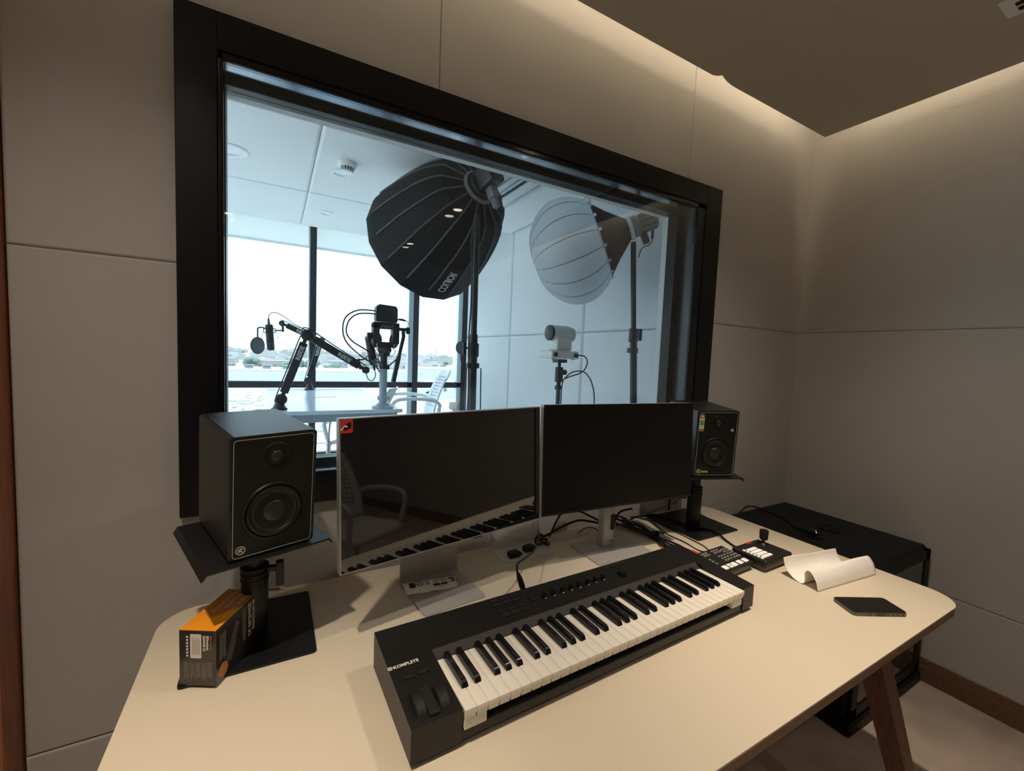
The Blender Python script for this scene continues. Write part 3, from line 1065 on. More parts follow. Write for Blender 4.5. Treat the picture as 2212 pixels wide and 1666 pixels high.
# printed strip of packaging lying on the first stand
t = thing('printed_packet', 'crumpled printed paper packet lying on the silver stand foot', 'packet', (.405, 1.168, DZ + .0052), (0, 0, -.12))
m = MB()
nx_, ny_ = 16, 6
vs, fs = [], []
for i in range(nx_ + 1):
    for j in range(ny_ + 1):
        u, v = i / nx_ - .5, j / ny_ - .5
        z = .0075 * (1 - (2 * v) ** 2) + .0016 * math.sin(i * 1.7) * (1 - abs(2 * v)) + .001
        vs.append((u * .148 + .002 * math.sin(j * 2), v * .062 + .002 * math.sin(i * .9), z))
for i in range(nx_):
    for j in range(ny_):
        a = i * (ny_ + 1) + j
        fs.append([a, a + ny_ + 1, a + ny_ + 2, a + 1])
k = len(vs)
vs += [(x, y, 0.0) for x, y, z in vs]
fs += [[k + i for i in f[::-1]] for f in fs]
m.raw(vs, fs)
m.build('paper_sleeve', M_PAPER, t)
m = MB()
for (x0, x1, y0_, y1_) in ((-.062, -.044, -.012, .012), (.005, .024, -.019, -.011), (.028, .047, -.019, -.011), (.056, .070, .006, .012), (.066, .070, -.010, .012), (.058, .070, -.012, -.008)):
    m.box(x0, x1, y0_, y1_, .0098, .0102)
m.build('dark_print', M_BEZEL, t)
m = MB()
m.lathe([(.009, .0098), (.009, .0102), (.006, .0102)], 20, Matrix.Translation((-.030, 0, 0)))
m.build('round_print', M_BEZEL, t)
m = MB()
for i in range(4):
    m.box(-.012, -.004, -.008 + i * .005, -.006 + i * .005, .0098, .0101)
for i in range(3):
    m.bar((.008, -.006 + i * .007, .0100), (.022, -.002 + i * .006, .0100), .0014, .0003)
    m.bar((.031, -.004 + i * .006, .0100), (.045, -.007 + i * .007, .0100), .0014, .0003)
m.build('grey_print', M_PRINTDIM, t)

# ================================================================== DESK POWER BOX
t = thing('desk_power_box', 'white open cable box sunk in the desk between the two monitors', 'cable box', (.781, 1.264, DZ))
m = MB()
oo, ii = rrect(-.108, .108, -.056, .056, .012, 5), rrect(-.101, .101, -.049, .049, .009, 5)
n = len(oo)
m.raw([(x, y, .0030) for x, y in oo] + [(x, y, .0030) for x, y in ii] + [(x, y, 0) for x, y in oo] + [(x, y, .0006) for x, y in ii],
      [[i, (i + 1) % n, n + (i + 1) % n, n + i] for i in range(n)] + [[2 * n + i, 2 * n + (i + 1) % n, (i + 1) % n, i] for i in range(n)]
      + [[n + i, n + (i + 1) % n, 3 * n + (i + 1) % n, 3 * n + i] for i in range(n)])
m.build('rim', M_WHITEPL, t)
m = MB()
m.box(-.100, .100, -.048, .048, .0003, .0010)
m.build('tray_floor', M_WHITEPL, t)
m = MB()
LM = Matrix.Translation((0, .052, .001)) @ Matrix.Rotation(-math.radians(8), 4, 'X')
m.box(-.1025, .1025, 0, .003, 0, .052, M=LM)
m.box(-.1025, -.085, 0, .003, .052, .070, M=LM)
m.box(.075, .1025, 0, .003, .052, .076, M=LM)
m.box(-.1025, .1025, 0, .003, .076, .080, r=.001, M=LM)
m.box(-.1025, -.099, -.0035, .003, 0, .080, r=.001, M=LM)
m.box(.099, .1025, -.0035, .003, 0, .080, r=.001, M=LM)
m.box(-.085, .075, .003, .0042, .050, .078, M=LM)
m.build('lid', M_WHITEPL, t)
for i, (x, y, lab) in enumerate(((.725, 1.235, 'black power plug at the left end of the white cable box'), (.795, 1.252, 'black power plug in the middle of the white cable box'))):
    p = thing('power_plug', lab, 'plug', (x, y, DZ + .001), (0, 0, .15 * i))
    m = MB()
    m.box(-.020, .020, -.014, .014, 0, .020, r=.004)
    m.box(.006, .030, -.009, .009, .002, .012, r=.003)
    m.build('plug_body', M_RUBBER, p)
p = MB()
p.tube([(.850, 1.262, .760), (.866, 1.275, .778), (.852, 1.290, .766), (.838, 1.270, .752), (.862, 1.252, .757), (.878, 1.262, .764), (.858, 1.280, .758), (.872, 1.246, .752), (.885, 1.258, .752)], .0042, 8, smooth=6)
o = p.build('coiled_lead', M_RUBBER)
tag(o, 'short black lead coiled at the right end of the white cable box', 'cable')

# ================================================================== KEYBOARD
KM = RT((.197, .659, DZ), rz=math.radians(1.87))
t = thing('midi_keyboard', 'long black keyboard controller with white and black keys', 'keyboard', M=KM)
UL, VB = 0.994, 0.240


def ktop(v):
    return 0.072 + (v + .015) * (0.088 - 0.072) / 0.255


m = MB()
# left cheek, right cheek, back deck, low front rail, key well
def slab(m, u0, u1, v0, v1, zb=.010, drop0=0.0):
    z0, z1 = ktop(v0) - drop0, ktop(v1)
    m.raw([(u0, v0, zb), (u1, v0, zb), (u1, v1, zb), (u0, v1, zb), (u0, v0, z0), (u1, v0, z0), (u1, v1, z1), (u0, v1, z1)],
          [[0, 3, 2, 1], [4, 5, 6, 7], [0, 1, 5, 4], [1, 2, 6, 5], [2, 3, 7, 6], [3, 0, 4, 7]])


slab(m, 0, .0925, -.015, VB)
slab(m, .9440, UL, -.015, VB)
slab(m, .0925, .9440, .140, VB)
m.box(.0925, .9440, .120, .140, .010, .070)
m.box(.0925, .9440, -.012, .120, .010, .030, r=.002)
m.box(.0925, .9440, .004, .010, .030, .046)
m.build('body', M_KBODY, t, smooth=0)
m = MB()
m.raw([(.0925, .122, .0700), (.9440, .122, .0700), (.9440, .140, ktop(.14) + .0002), (.0925, .140, ktop(.14) + .0002), (.0925, .140, .05), (.9440, .140, .05), (.9440, .122, .05), (.0925, .122, .05)],
      [[0, 1, 2, 3], [0, 7, 6, 1], [4, 3, 2, 5], [7, 4, 5, 6]])
m.build('sloped_strip', M_KSTRIP, t, smooth=0)
for (x, y) in ((.05, .02), (.94, .02), (.05, .21), (.94, .21)):
    m = MB()
    m.cyl((x, y, .005), .011, .010, 16)
    m.build('rubber_foot', M_RUBBER, t)
KW = .0235
meW = meB = None
for i in range(36):
    if meW is None:
        m = MB()
        m.box(.0004, KW - .0006, -.019, .124, .058, .0700, r=.0009, seg=2)
        m.box(.0012, KW - .0014, -.0165, .10, .050, .060)
        o = m.build('white_key', M_KEYW, t)
        meW = o.data
    else:
        o = bpy.data.objects.new('white_key', meW)
        link(o, t)
    o.location = (.0955 + i * KW, 0, 0)
for oc in range(5):
    for off in (.92, 2.08, 3.90, 5.0, 6.10):
        if meB is None:
            m = MB()
            a0, a1 = .0068, .0048
            yf, yb_, zt_ = .028, .1225, .0815
            vs = [(-a0, yf, .068), (a0, yf, .068), (a0, yb_, .068), (-a0, yb_, .068),
                  (-a0 + .001, yf + .003, .078), (a0 - .001, yf + .003, .078), (a0 - .001, yb_, .078), (-a0 + .001, yb_, .078),
                  (-a1, yf + .008, zt_), (a1, yf + .008, zt_), (a1, yb_, zt_), (-a1, yb_, zt_)]
            fs = [[0, 1, 5, 4], [1, 2, 6, 5], [2, 3, 7, 6], [3, 0, 4, 7], [4, 5, 9, 8], [5, 6, 10, 9], [6, 7, 11, 10], [7, 4, 8, 11], [8, 9, 10, 11], [3, 2, 1, 0]]
            m.raw(vs, fs)
            o = m.build('black_key', M_KEYB, t, smooth=50)
            meB = o.data
        else:
            o = bpy.data.objects.new('black_key', meB)
            link(o, t)
        o.location = (.0955 + (oc * 7 + off) * KW, 0, 0)
slope = math.atan((0.088 - 0.072) / 0.255)


def KT(u, v, dz=0.0):
    return Matrix.Translation((u, v, ktop(v) + dz)) @ Matrix.Rotation(slope, 4, 'X')


def kpart(name, shapes, material, u, v, dz=0.0):
    m_ = MB()
    shapes(m_, KT(u, v, dz))
    return m_.build(name, material, t)


m = MB()
m.text('KOMPLETE', .0105, KT(.0095, .1225, .0004), depth=.0001, sx=.98, bold=.00035)
m.lathe([(.0048, 0), (.0048, .0004), (.0, .0004)], 24, KT(.0035, .1265, .0002))
m.build('lettering', M_PRINT, t)
m = MB()
m.lathe([(.0036, 0), (.0036, .0005), (.0030, .0005), (.003, 0)], 24, KT(.0035, .1265, .0004))
m.bar((-.0008, -.002, .0003), (-.0008, .002, .0003), .0006, .0004, KT(.0035, .1265, .0004))
m.bar((.0008, -.002, .0003), (.0008, .002, .0003), .0006, .0004, KT(.0035, .1265, .0004))
m.build('logo_lines', M_KBODY, t)
B = lambda hw_, hh_, r_=.0008: (lambda m_, T_: m_.box(-hw_, hw_, -hh_, hh_, -.001, .0022, r=r_, M=T_))
for (u, v) in ((.030, .092), (.058, .0935)):
    kpart('touch_button', B(.0115, .0040), M_BTN, u, v)
for (u0, v0) in ((.286, .226), (.313, .226), (.340, .226), (.286, .211), (.313, .211), (.340, .211)):
    kpart('mode_button', B(.0115, .0055), M_BTN, u0, v0)
for (u0, v0, hh_) in ((.286, .1845, .0040), (.313, .1845, .0040), (.340, .1845, .0040), (.286, .170, .0075), (.313, .170, .0075), (.340, .170, .0075)):
    kpart('transport_button', B(.0115, hh_), M_BTN, u0, v0)
for (u0, v0, hw_, hh_) in ((.380, .206, .0115, .0040), (.380, .192, .0115, .0055), (.372, .171, .0055, .0045), (.388, .171, .0055, .0045)):
    kpart('page_button', B(hw_, hh_), M_BTN, u0, v0)
kpart('small_display', lambda m_, T_: m_.box(-.013, .013, -.0015, .0015, -.001, .0006, M=T_), M_DARKSLOT, .385, .229)
for (u0, v0) in ((.655, .226), (.686, .226), (.717, .226)):
    kpart('preset_button', B(.0115, .0040), M_BTN, u0, v0)
for i in range(8):
    u = .409 + i * .0283
    T = KT(u, .188)
    m = MB()
    m.lathe([(.0072, 0), (.0070, .0022), (.0064, .0025), (.0060, .0150), (.0053, .0160), (0, .0160)], 24, T)
    kn = m.build('knob', M_RUBBER, t)
    m = MB()
    m.bar((0, -.0069, .0008), (0, -.0060, .0026), .0042, .0012, T)
    m.build('pointer_mark', M_PRINT, kn)
m = MB()
m.lathe([(.0150, 0), (.0150, .0012), (.0125, .0016), (.0122, .0100), (.0108, .0125), (.0100, .0115), (0, .0115)], 36, KT(.673, .180))
m.build('encoder_wheel', M_RUBBER, t)
# pitch and mod wheels in wells
for (u0, u1, vb0, ridge, ra) in ((.016, .035, .028, 1, 0.20), (.058, .077, .026, 0, -.35)):
    um, R = (u0 + u1) / 2, .034
    cz = ktop(.025) - .020
    m = MB()
    N = 64
    vs, fs = [], []
    for i in range(N):
        a = 2 * PI * i / N
        rr = R + (.0006 if i % 2 else 0)
        for k_, x in enumerate((u0, u0 + .002, u1 - .002, u1)):
            rk = rr - (.002 if k_ in (0, 3) else 0)
            vs.append((x, vb0 + rk * math.cos(a), cz + rk * math.sin(a)))
    for i in range(N):
        j = (i + 1) % N
        for k_ in range(3):
            fs.append([i * 4 + k_, i * 4 + k_ + 1, j * 4 + k_ + 1, j * 4 + k_])
    fs.append([i * 4 for i in range(N)])
    fs.append([i * 4 + 3 for i in range(N)][::-1])
    m.raw(vs, fs)
    if ridge:
        a = math.radians(62)
        m.bar((u0, vb0 + R * math.cos(a), cz + R * math.sin(a)), (u1, vb0 + R * math.cos(a), cz + R * math.sin(a)), .013, .0035, up=(0, math.cos(a), math.sin(a)))
    m.build('pitch_wheel' if ridge else 'mod_wheel', M_BTN, t)
m = MB()
m.box(.0355, .0575, -.006, .060, ktop(.0) - .002, ktop(.025) + .0045, r=.004)
m.build('touch_strip', M_BTN, t)

# blocks of packing foam under the end keys
for (u0, u1, lab) in ((.0960, .1410, 'white packing foam under the lowest keys of the keyboard'), (.8900, .9360, 'white packing foam under the highest keys of the keyboard')):
    m = MB()
    m.box(u0, u1, -.0165, .003, .0305, .0492, r=.002)
    o = m.build('packing_foam', M_FOAM)
    o.matrix_world = KM
    tag(o, lab, 'packing foam')

# usb lead from the cable box to the keyboard
kb_back = KM @ Vector((.3890, VB + .010, .050))
m = MB()
m.tube([(.852, 1.272, .772), (.842, 1.262, .800), (.812, 1.215, .815), (.755, 1.140, .822), (.685, 1.055, .842), (.615, .985, .868), (.576, .957, .874), (.570, .951, .862), (.572, .949, .850)], .0030, 8, smooth=6)
o = m.build('usb_cable', M_RUBBER)
tag(o, 'black lead running from the white cable box to the back of the keyboard', 'cable')
m = MB()
e0, e1 = Vector((.571, .949, .854)), Vector((.592, .941, .792))
m.tube([e0, e0.lerp(e1, .25), e0.lerp(e1, .6), e0.lerp(e1, .9), e1], [.0035, .0075, .0085, .0060, .0050], 12)
m.build('connector', M_RUBBER, o)

# ================================================================== CARTON
BMx = RT((-.1640, 1.0215, DZ + .0052), rz=-math.radians(28.6))
t = thing('product_carton', 'small black carton with an orange lid standing on the speaker stand base', 'box', M=BMx)
bw, bd, bh = .0730, .150, .1165
m = MB()
m.box(0, bw, 0, bd, 0, bh - .001, r=.0008, seg=1)
m.build('carton_body', M_CARTON, t, smooth=0)
m = MB()
m.box(0.0003, bw - .0003, 0.0003, bd - .0003, bh - .001, bh, r=.0004, seg=1)
m.build('orange_top', M_ORANGE, t, smooth=0)
TT = Matrix.Translation((0, 0, bh + .0001))
m = MB()
for i, s_ in enumerate(('Micro Converter', 'BiDirectional', 'SDI/HDMI 3G')):
    m.text(s_, .014, TT @ Matrix.Translation((.022 + i * .016, .140, 0)) @ Matrix.Rotation(-PI / 2, 4, 'Z'), depth=.0001, sx=.85, bold=.0002)
m.build('top_lettering', M_PRINT, t)
# right side: x = bw plane. text runs downwards
SR = frame_M((bw + .0002, 0, 0), (0, 1, 0), (0, 0, 1), (1, 0, 0))
def down(T_, x, y):   # origin at (x, y) on the face, writing downwards
    return T_ @ Matrix.Translation((x, y, 0)) @ Matrix.Rotation(-PI / 2, 4, 'Z')


m = MB()
m.text('BiDirectional', .0155, down(SR, .122, bh - .008), depth=.0001, sx=.86, bold=.0003)
m.text('SDI/HDMI 3G', .0155, down(SR, .106, bh - .008), depth=.0001, sx=.86, bold=.0003)
m.build('side_lettering', M_PRINT, t)
m = MB()
m.text('Micro Converter', .0095, down(SR, .138, bh - .006), depth=.0001, sx=.9, bold=.0002)
m.lathe([(.0145, 0), (.0145, .0002), (0, .0002)], 28, SR @ Matrix.Translation((.022, .020, 0)))
m.build('orange_lettering', M_ORANGEDIM, t)
m = MB()
for i in range(6):
    m.box(.097 - i * .0022, .0978 - i * .0022, bh - .085 + .004 * (i % 2), bh - .010, 0, .00015, M=SR)
for i in range(5):
    m.box(.012 + i * .004, .0135 + i * .004, bh - .075 + .003 * (i % 3), bh - .018, 0, .00015, M=SR)
m.build('small_side_print', M_PRINTDIM, t)
m = MB()   # picture of the little converter
m.prism([(.030, .032), (.042, .022), (.060, .058), (.047, .070)], 0, .0002, SR)
m.prism([(.042, .0215), (.049, .026), (.066, .060), (.0605, .0585)], 0, .00025, SR)
m.prism([(.047, .0705), (.0605, .0590), (.075, .088), (.062, .100)], 0, .0002, SR)
m.build('converter_picture', mat('dark_device_print', (.085, .072, .062), .4), t)
SFc = frame_M((0, -.0002, 0), (1, 0, 0), (0, 0, 1), (0, -1, 0))
m = MB()
m.prism(rrect(.0225, .0445, bh - .058, bh - .008, .0018, 3), 0, .0002, SFc)
m.build('barcode_label', M_PRINT, t)
m = MB()
m.text('SDI/HDMI 3G', .0068, down(SFc, .0475, bh - .011), depth=.0001, sx=.82, bold=.0002)
m.text('BiDirectional', .0068, down(SFc, .0545, bh - .011), depth=.0001, sx=.82, bold=.0002)
for i in range(7):
    m.box(.0145, .0185, bh - .016 - i * .0065, bh - .012 - i * .0065, 0, .0002, M=SFc)
m.build('front_lettering', M_PRINT, t)
m = MB()
m.text('Micro Converter', .0050, down(SFc, .0615, bh - .011), depth=.0001, sx=.85)
m.build('front_orange_lettering', M_ORANGEDIM, t)
m = MB()
for i in range(9):
    m.box(.0265 + i * .0018, .0272 + i * .0018, bh - .052 + .002 * (i % 2), bh - .014 - .003 * (i % 3), .0002, .0003, M=SFc)
m.build('label_print', M_PRINTDIM, t)
m = MB()
rnd = random.Random(3)
for c in range(5):
    for r_ in range(7):
        x0 = .010 + c * .0115
        m.box(x0 + r_ * .0014, x0 + .0007 + r_ * .0014, .010 + rnd.random() * .012, .050, 0, .00015, M=SFc)
m.build('fine_print', M_PRINTDIM, t)
# ================================================================== CONSOLES
T_ = RT((1.238, .806, DZ), rz=math.radians(3))
t = thing('video_switcher', 'small black video switcher with grey and white buttons behind the right end of the keyboard', 'video switcher', M=T_)
w_, d_ = .192, .122


def wedge(m, x0, x1, y0, y1, zb, zf, zr, r=.004, M=None):
    bm = bmesh.new()
    bmesh.ops.create_cube(bm, size=1)
    for v in bm.verts:
        x = x0 if v.co.x < 0 else x1
        y = y0 if v.co.y < 0 else y1
        z = zb if v.co.z < 0 else (zf if v.co.y < 0 else zr)
        v.co = Vector((x, y, z))
    bmesh.ops.bevel(bm, geom=list(bm.edges), offset=r, segments=2, affect='EDGES', profile=.5)
    m.bev = True
    m._add(bm, M)


m = MB()
wedge(m, 0, w_, 0, d_, .013, .030, .038, .006)
m.build('top_shell', M_CONSOLE, t)
m = MB()
m.box(.006, w_ - .006, .008, d_ - .006, .002, .014, r=.002)
m.build('lower_shell', M_CONSOLESIDE, t)
sl = math.atan(.008 / d_)
def PT(x, y):
    return Matrix.Translation((x, y, .030 + .008 * y / d_)) @ Matrix.Rotation(sl, 4, 'X')


for (x, wid) in ((.022, .0105), (.050, .0105), (.100, .0105), (.132, .0105), (.163, .0105)):
    m = MB()
    m.box(-wid, wid, -.0095, .0095, -.001, .0032, r=.002, M=PT(x, .019))
    b_ = m.build('white_button', M_BTNLIT, t)
    m = MB()
    m.box(-.002, .002, -.0006, .0006, .0030, .0035, M=PT(x, .019))
    m.build('number_mark', M_BTNGREY, b_)
for (x, y) in ((.073, .014), (.073, .025), (.082, .014), (.082, .025)):
    m = MB()
    m.box(-.0036, .0036, -.0042, .0042, -.001, .0024, r=.001, M=PT(x, y))
    m.build('small_white_button', M_BTNLIT, t)
spots = [(.016 + i * .0155, .046 + j * .0125) for i in range(3) for j in range(3)]
spots += [(.052 + i * .0125, .094 + j * .0115) for i in range(3) for j in range(2)]
spots += [(.100 + i * .0155, .046 + j * .0125) for i in range(3) for j in range(3)]
spots += [(.150 + i * .0145, .046 + j * .0125) for i in range(3) for j in range(5)]
spots += [(.108 + i * .0145, .092 + j * .0115) for i in range(3) for j in range(2)]
me_ = None
for (x, y) in spots:
    if me_ is None:
        m = MB()
        m.box(-.0056, .0056, -.0042, .0042, -.001, .0016, r=.0012)
        o = m.build('grey_button', M_BTNGREY, t)
        m = MB()
        m.box(-.0040, .0040, .0016, .0030, .0015, .0019)
        m.box(-.0040, -.0030, -.0026, .0016, .0015, .0019)
        e = m.build('button_print', M_PRINT, o)
        me_ = (o.data, e.data)
    else:
        o = link(bpy.data.objects.new('grey_button', me_[0]), t)
        e = link(bpy.data.objects.new('button_print', me_[1]), o)
    o.matrix_local = PT(x, y)

T_ = RT((1.436, .781, DZ), rz=math.radians(1.5))
t = thing('joystick_controller', 'black camera controller with a joystick and lit white keys', 'controller', M=T_)
w_, d_ = .166, .124
m = MB()
m.box(0, w_, 0, d_, .014, .042, r=.007, seg=3)
m.build('top_shell', M_CONSOLE, t)
m = MB()
m.box(.008, w_ - .008, .008, d_ - .008, .002, .015, r=.002)
m.build('lower_shell', M_CONSOLESIDE, t)
m = MB()
m.box(.010, .066, .096, .116, .0415, .0428, r=.0005)
m.build('display', M_SCREEN, t)
m = MB()
m.box(.076, .106, .110, .120, .0415, .0430, r=.0004)
o = m.build('red_sticker', M_REDSTICK, t)
m = MB()
m.lathe([(.0265, .0415), (.0265, .0440), (.0220, .0455), (.0200, .0430), (.0200, .0420), (0, .0418)], 40, Matrix.Translation((.128, .083, 0)))
m.build('joystick_well', M_CONSOLE, t)
m = MB()
m.lathe([(.0170, .0425), (.0120, .0500), (.0050, .0530), (.0035, .0600), (.0035, .0640)], 32, Matrix.Translation((.128, .083, 0)))
m.build('joystick_boot', M_RUBBER, t)
m = MB()
m.lathe([(.0, .0620), (.0115, .0620), (.0140, .0650), (.0150, .0930), (.0138, .0965), (.0, .0965)], 20, Matrix.Translation((.129, .083, 0)))
jk = m.build('joystick_knob', M_RUBBER, t)
m = MB()
m.cyl((.129, .083, .097), .004, .002, 16)
m.build('cap_button', M_KSTRIP, jk)
for j in range(6):
    m = MB()
    m.cyl((.012, .0215 + j * .0125, .0425), .0050, .005, 20, bev=.001)
    m.build('round_key', M_BTNLIT, t)
for i in range(3):
    for j in range(4):
        m = MB()
        m.box(.0225 + i * .0180, .0385 + i * .0180, .0190 + j * .0175, .0325 + j * .0175, .040, .0452, r=.002)
        m.build('square_key', M_BTNLIT, t)

# ================================================================== PAPER AND PHONE
def paper_surface(L, n=40, w=26):
    prof = [(-.062, .050), (-.058, .034), (-.048, .018), (-.030, .007), (-.012, .0022), (0, .0010), (.008, .006), (.0105, .018), (.008, .030), (.012, .040), (.022, .0435), (.034, .037), (.046, .022), (.0525, .0008)]
    P = [Vector((a, b, 0)) for a, b in prof]
    out = []
    for i in range(len(P) - 1):
        p0, p1, p2, p3 = P[max(i - 1, 0)], P[i], P[i + 1], P[min(i + 2, len(P) - 1)]
        for k in range(4):
            q = k / 4
            out.append(0.5 * ((2 * p1) + (-p0 + p2) * q + (2 * p0 - 5 * p1 + 4 * p2 - p3) * q * q + (-p0 + 3 * p1 - 3 * p2 + p3) * q ** 3))
    out.append(P[-1])
    vs = []
    for j in range(w + 1):
        u = j / w
        for i, p in enumerate(out):
            f = i / (len(out) - 1)
            end = L * (1 - .17 * (1 - f) ** 1.6) if u > 0 else L
            x = u * (L if f > .35 else L - .052 * (1 - f / .35) ** .5)
            sc = 1 + .10 * u * (1 if f > .4 else -.5)
            vs.append((x, -p.x * (1 - .12 * u), max(.0008, p.y * 1.15 * sc + .0015 * math.sin(u * 9 + i * .2) * (1 if p.y > .006 else 0))))
    k = len(out)
    fs = []
    for j in range(w):
        for i in range(k - 1):
            a = j * k + i
            fs.append([a, a + k, a + k + 1, a + 1])
    return vs, fs


vs, fs = paper_surface(.315)
m = MB()
m.raw(vs, fs)
o = m.build('curled_paper', M_PAPER, smooth=80)
o.matrix_world = RT((1.480, .694, DZ + .0006), rz=-math.radians(6.5))
sd = o.modifiers.new('thickness', 'SOLIDIFY')
sd.thickness = .0005
sd.offset = 1
tag(o, 'white sheet of paper curled into a loose roll on the right of the desk', 'paper')

T_ = frame_M((1.4275, .5285, DZ), (math.cos(-.470), math.sin(-.470), 0), (-math.sin(-.470), math.cos(-.470), 0), (0, 0, 1))
t = thing('smartphone', 'black smartphone in a clear case lying near the right front corner of the desk', 'phone', M=T_)
m = MB()
m.prism(rrect(0, .160, 0, .080, .011, 5), .0005, .0095)
m.build('clear_case', M_PHONECASE, t)
m = MB()
m.prism(rrect(.0012, .1588, .0012, .0788, .010, 5), .0090, .0112)
m.build('raised_rim', M_BEZEL, t)
m = MB()
m.prism(rrect(.003, .157, .003, .077, .009, 5), .0105, .0114)
m.build('phone_screen', M_PHONE, t)
for (x0, x1) in ((.045, .050), (.066, .092), (.098, .101), (.112, .116), (.127, .131), (.142, .146)):
    m = MB()
    m.box(x0, x1, -.0008, .0010, .003, .0085, r=.0006)
    m.build('side_button', M_BEZEL, t)

# ================================================================== CABLES ON THE DESK
def cable(pts, r, label, smooth=8, name='cable', cat='cable', material=None, group=None):
    m_ = MB()
    m_.tube(pts, r, 8, smooth=smooth)
    o_ = m_.build(name, material or M_RUBBER)
    return tag(o_, label, cat, group)


zc = DZ + .0045
cable([(.895, 1.322, zc), (.915, 1.290, .770), (.970, 1.275, .798), (1.040, 1.280, .804), (1.090, 1.262, .797), (1.135, 1.235, .790), (1.175, 1.230, .800), (1.205, 1.232, .830), (1.215, 1.180, .860)], .0042,
      'thick black cable looping behind the silver post towards the white box')
cable([(.930, 1.318, zc), (.922, 1.290, .780), (.930, 1.280, .815), (.962, 1.282, .845), (1.040, 1.286, .838), (1.090, 1.262, .815), (1.120, 1.240, .800)], .0038,
      'black cable arching high behind the lower edge of the matt monitor')
cable([(1.150, 1.190, .800), (1.185, 1.200, .795), (1.200, 1.180, .815), (1.195, 1.130, .850)], .0030, 'short black cable leaving the slot of the silver post')
cable([(1.050, 1.300, zc - .003), (1.075, 1.285, .765), (1.100, 1.270, .770), (1.135, 1.262, .748), (1.165, 1.27, .7425)], .0016, 'thin black cable bent up on the desk behind the silver post', smooth=4)
# bundle of leads gathered by a tie, running to red sleeved plugs
bund = []
rnd = random.Random(5)
for i in range(7):
    ox, oz = (i % 4 - 1.5) * .0075, (i // 4) * .007
    sx_ = (i - 3) * .012
    tip = (1.250 + i * .0105, .9365 + .002 * i, DZ + .020)
    pts = [(1.225 + sx_ * .6, 1.335, .775 + .004 * (i % 3)), (1.262 + sx_, 1.285, .765 + .004 * (i % 3)), (1.285 + sx_ * .8, 1.215, .757 + oz), (1.300 + ox, 1.140, .748 + oz),
           (1.298 + sx_ * .9, 1.065, .748 + .004 * (i % 2)), (1.280 + (i - 3) * .011, .995, .757), (tip[0], tip[1] + .018, tip[2])]
    o = cable(pts, .0033, 'thin black lead in the tied bundle behind the video switcher', group='leads in the tied cable bundle')
    if i % 2 == 0 or i > 4:
        m = MB()
        m.tube([(tip[0], tip[1] + .022, tip[2]), tip, (tip[0], tip[1] - .004, tip[2])], .0050, 12)
        m.build('red_sleeve', M_RED, o)
        m = MB()
        m.tube([(tip[0], tip[1] + .0225, tip[2]), (tip[0], tip[1] + .028, tip[2] + .0005)], .0042, 12)
        m.build('metal_collar', M_SILVER, o)
    else:
        m = MB()
        m.tube([pts[1], tuple((Vector(pts[1]) + Vector(pts[2])) / 2)], .0048, 10)
        m.build('silver_band', M_SILVER, o)
for i, (p_, q_) in enumerate((((1.262, 1.275, .775), (1.282, 1.225, .768)), ((1.285, 1.245, .772), (1.298, 1.195, .764)), ((1.300, 1.285, .765), (1.306, 1.240, .760)))):
    m = MB()
    m.tube([p_, tuple(Vector(p_).lerp(Vector(q_), .5)), q_], [.0055, .0062, .0055], 12)
    o = m.build('jack_plug', M_RUBBER)
    tag(o, 'black jack plug with a silver end lying in the cable bundle', 'plug', 'jack plugs in the cable bundle')
    m = MB()
    m.tube([p_, tuple(Vector(p_) + (Vector(p_) - Vector(q_)) * .45)], .0040, 10)
    m.build('metal_shaft', M_SILVER, o)
m = MB()
for k in range(3):
    m.lathe([(.019 + .0035 * math.cos(a), .0045 * math.sin(a)) for a in [i * PI / 4 for i in range(9)]], 20,
            Matrix.Translation((1.300, 1.142 + (k - 1) * .006, DZ + .0165)) @ Matrix.Rotation(PI / 2, 4, 'X') @ Matrix.Diagonal((1.1, .60, 1, 1)))
m.bar((1.312, 1.140, .770), (1.330, 1.115, .766), .008, .003)
o = m.build('cable_tie', M_RUBBER)
tag(o, 'black hook and loop tie holding the cable bundle together', 'cable tie')
cable([(1.376, 1.338, DZ + .004), (1.440, 1.330, DZ + .004), (1.497, 1.305, DZ + .010), (1.522, 1.231, DZ + .0095), (1.530, 1.151, DZ + .0095), (1.575, 1.096, DZ + .0095), (1.566, 1.045, DZ + .010), (1.550, 1.000, DZ + .004), (1.527, .946, DZ + .006), (1.515, .908, DZ + .022)], .0040,
      'black cable crossing the right speaker stand plate to the joystick controller')
cable([(1.400, 1.330, DZ + .003), (1.425, 1.270, DZ + .003), (1.404, 1.205, DZ + .003), (1.383, 1.137, DZ + .003), (1.385, 1.062, DZ + .003), (1.375, .985, DZ + .003), (1.385, .935, DZ + .020)], .0022,
      'thin black cable along the left edge of the right stand plate')
cable([(1.420, 1.330, DZ + .003), (1.440, 1.250, DZ + .003), (1.4335, 1.120, DZ + .003), (1.428, 1.020, DZ + .003), (1.410, .972, DZ + .004), (1.400, .930, DZ + .022)], .0018,
      'thin black cable running close beside the right stand plate to the switcher')
cable([(-.016, 1.354, DZ - .02), (-.014, 1.3425, .742), (.002, 1.334, .745), (.016, 1.331, .7445)], .0022, 'short dark red lead end behind the left speaker stand', material=M_MAROON)
m = MB()
m.box(-.006, .006, -.003, .003, -.003, .003, r=.001, M=RT((.023, 1.331, .7445), rz=-.15))
tag(m.build('white_connector', M_WHITEPL), 'small white connector on the dark red lead at the back edge of the desk', 'connector')
for i, x in enumerate((1.706, 1.722, 1.738)):
    cable([(x, 1.362, .95), (x + .004 * (-1) ** i, 1.360, .85), (x, 1.361, .76), (x - .003, 1.361, .62)], .0030, 'thin white cable hanging behind the right speaker stand', material=M_WHITEPL, group='white cables hanging behind the right stand')
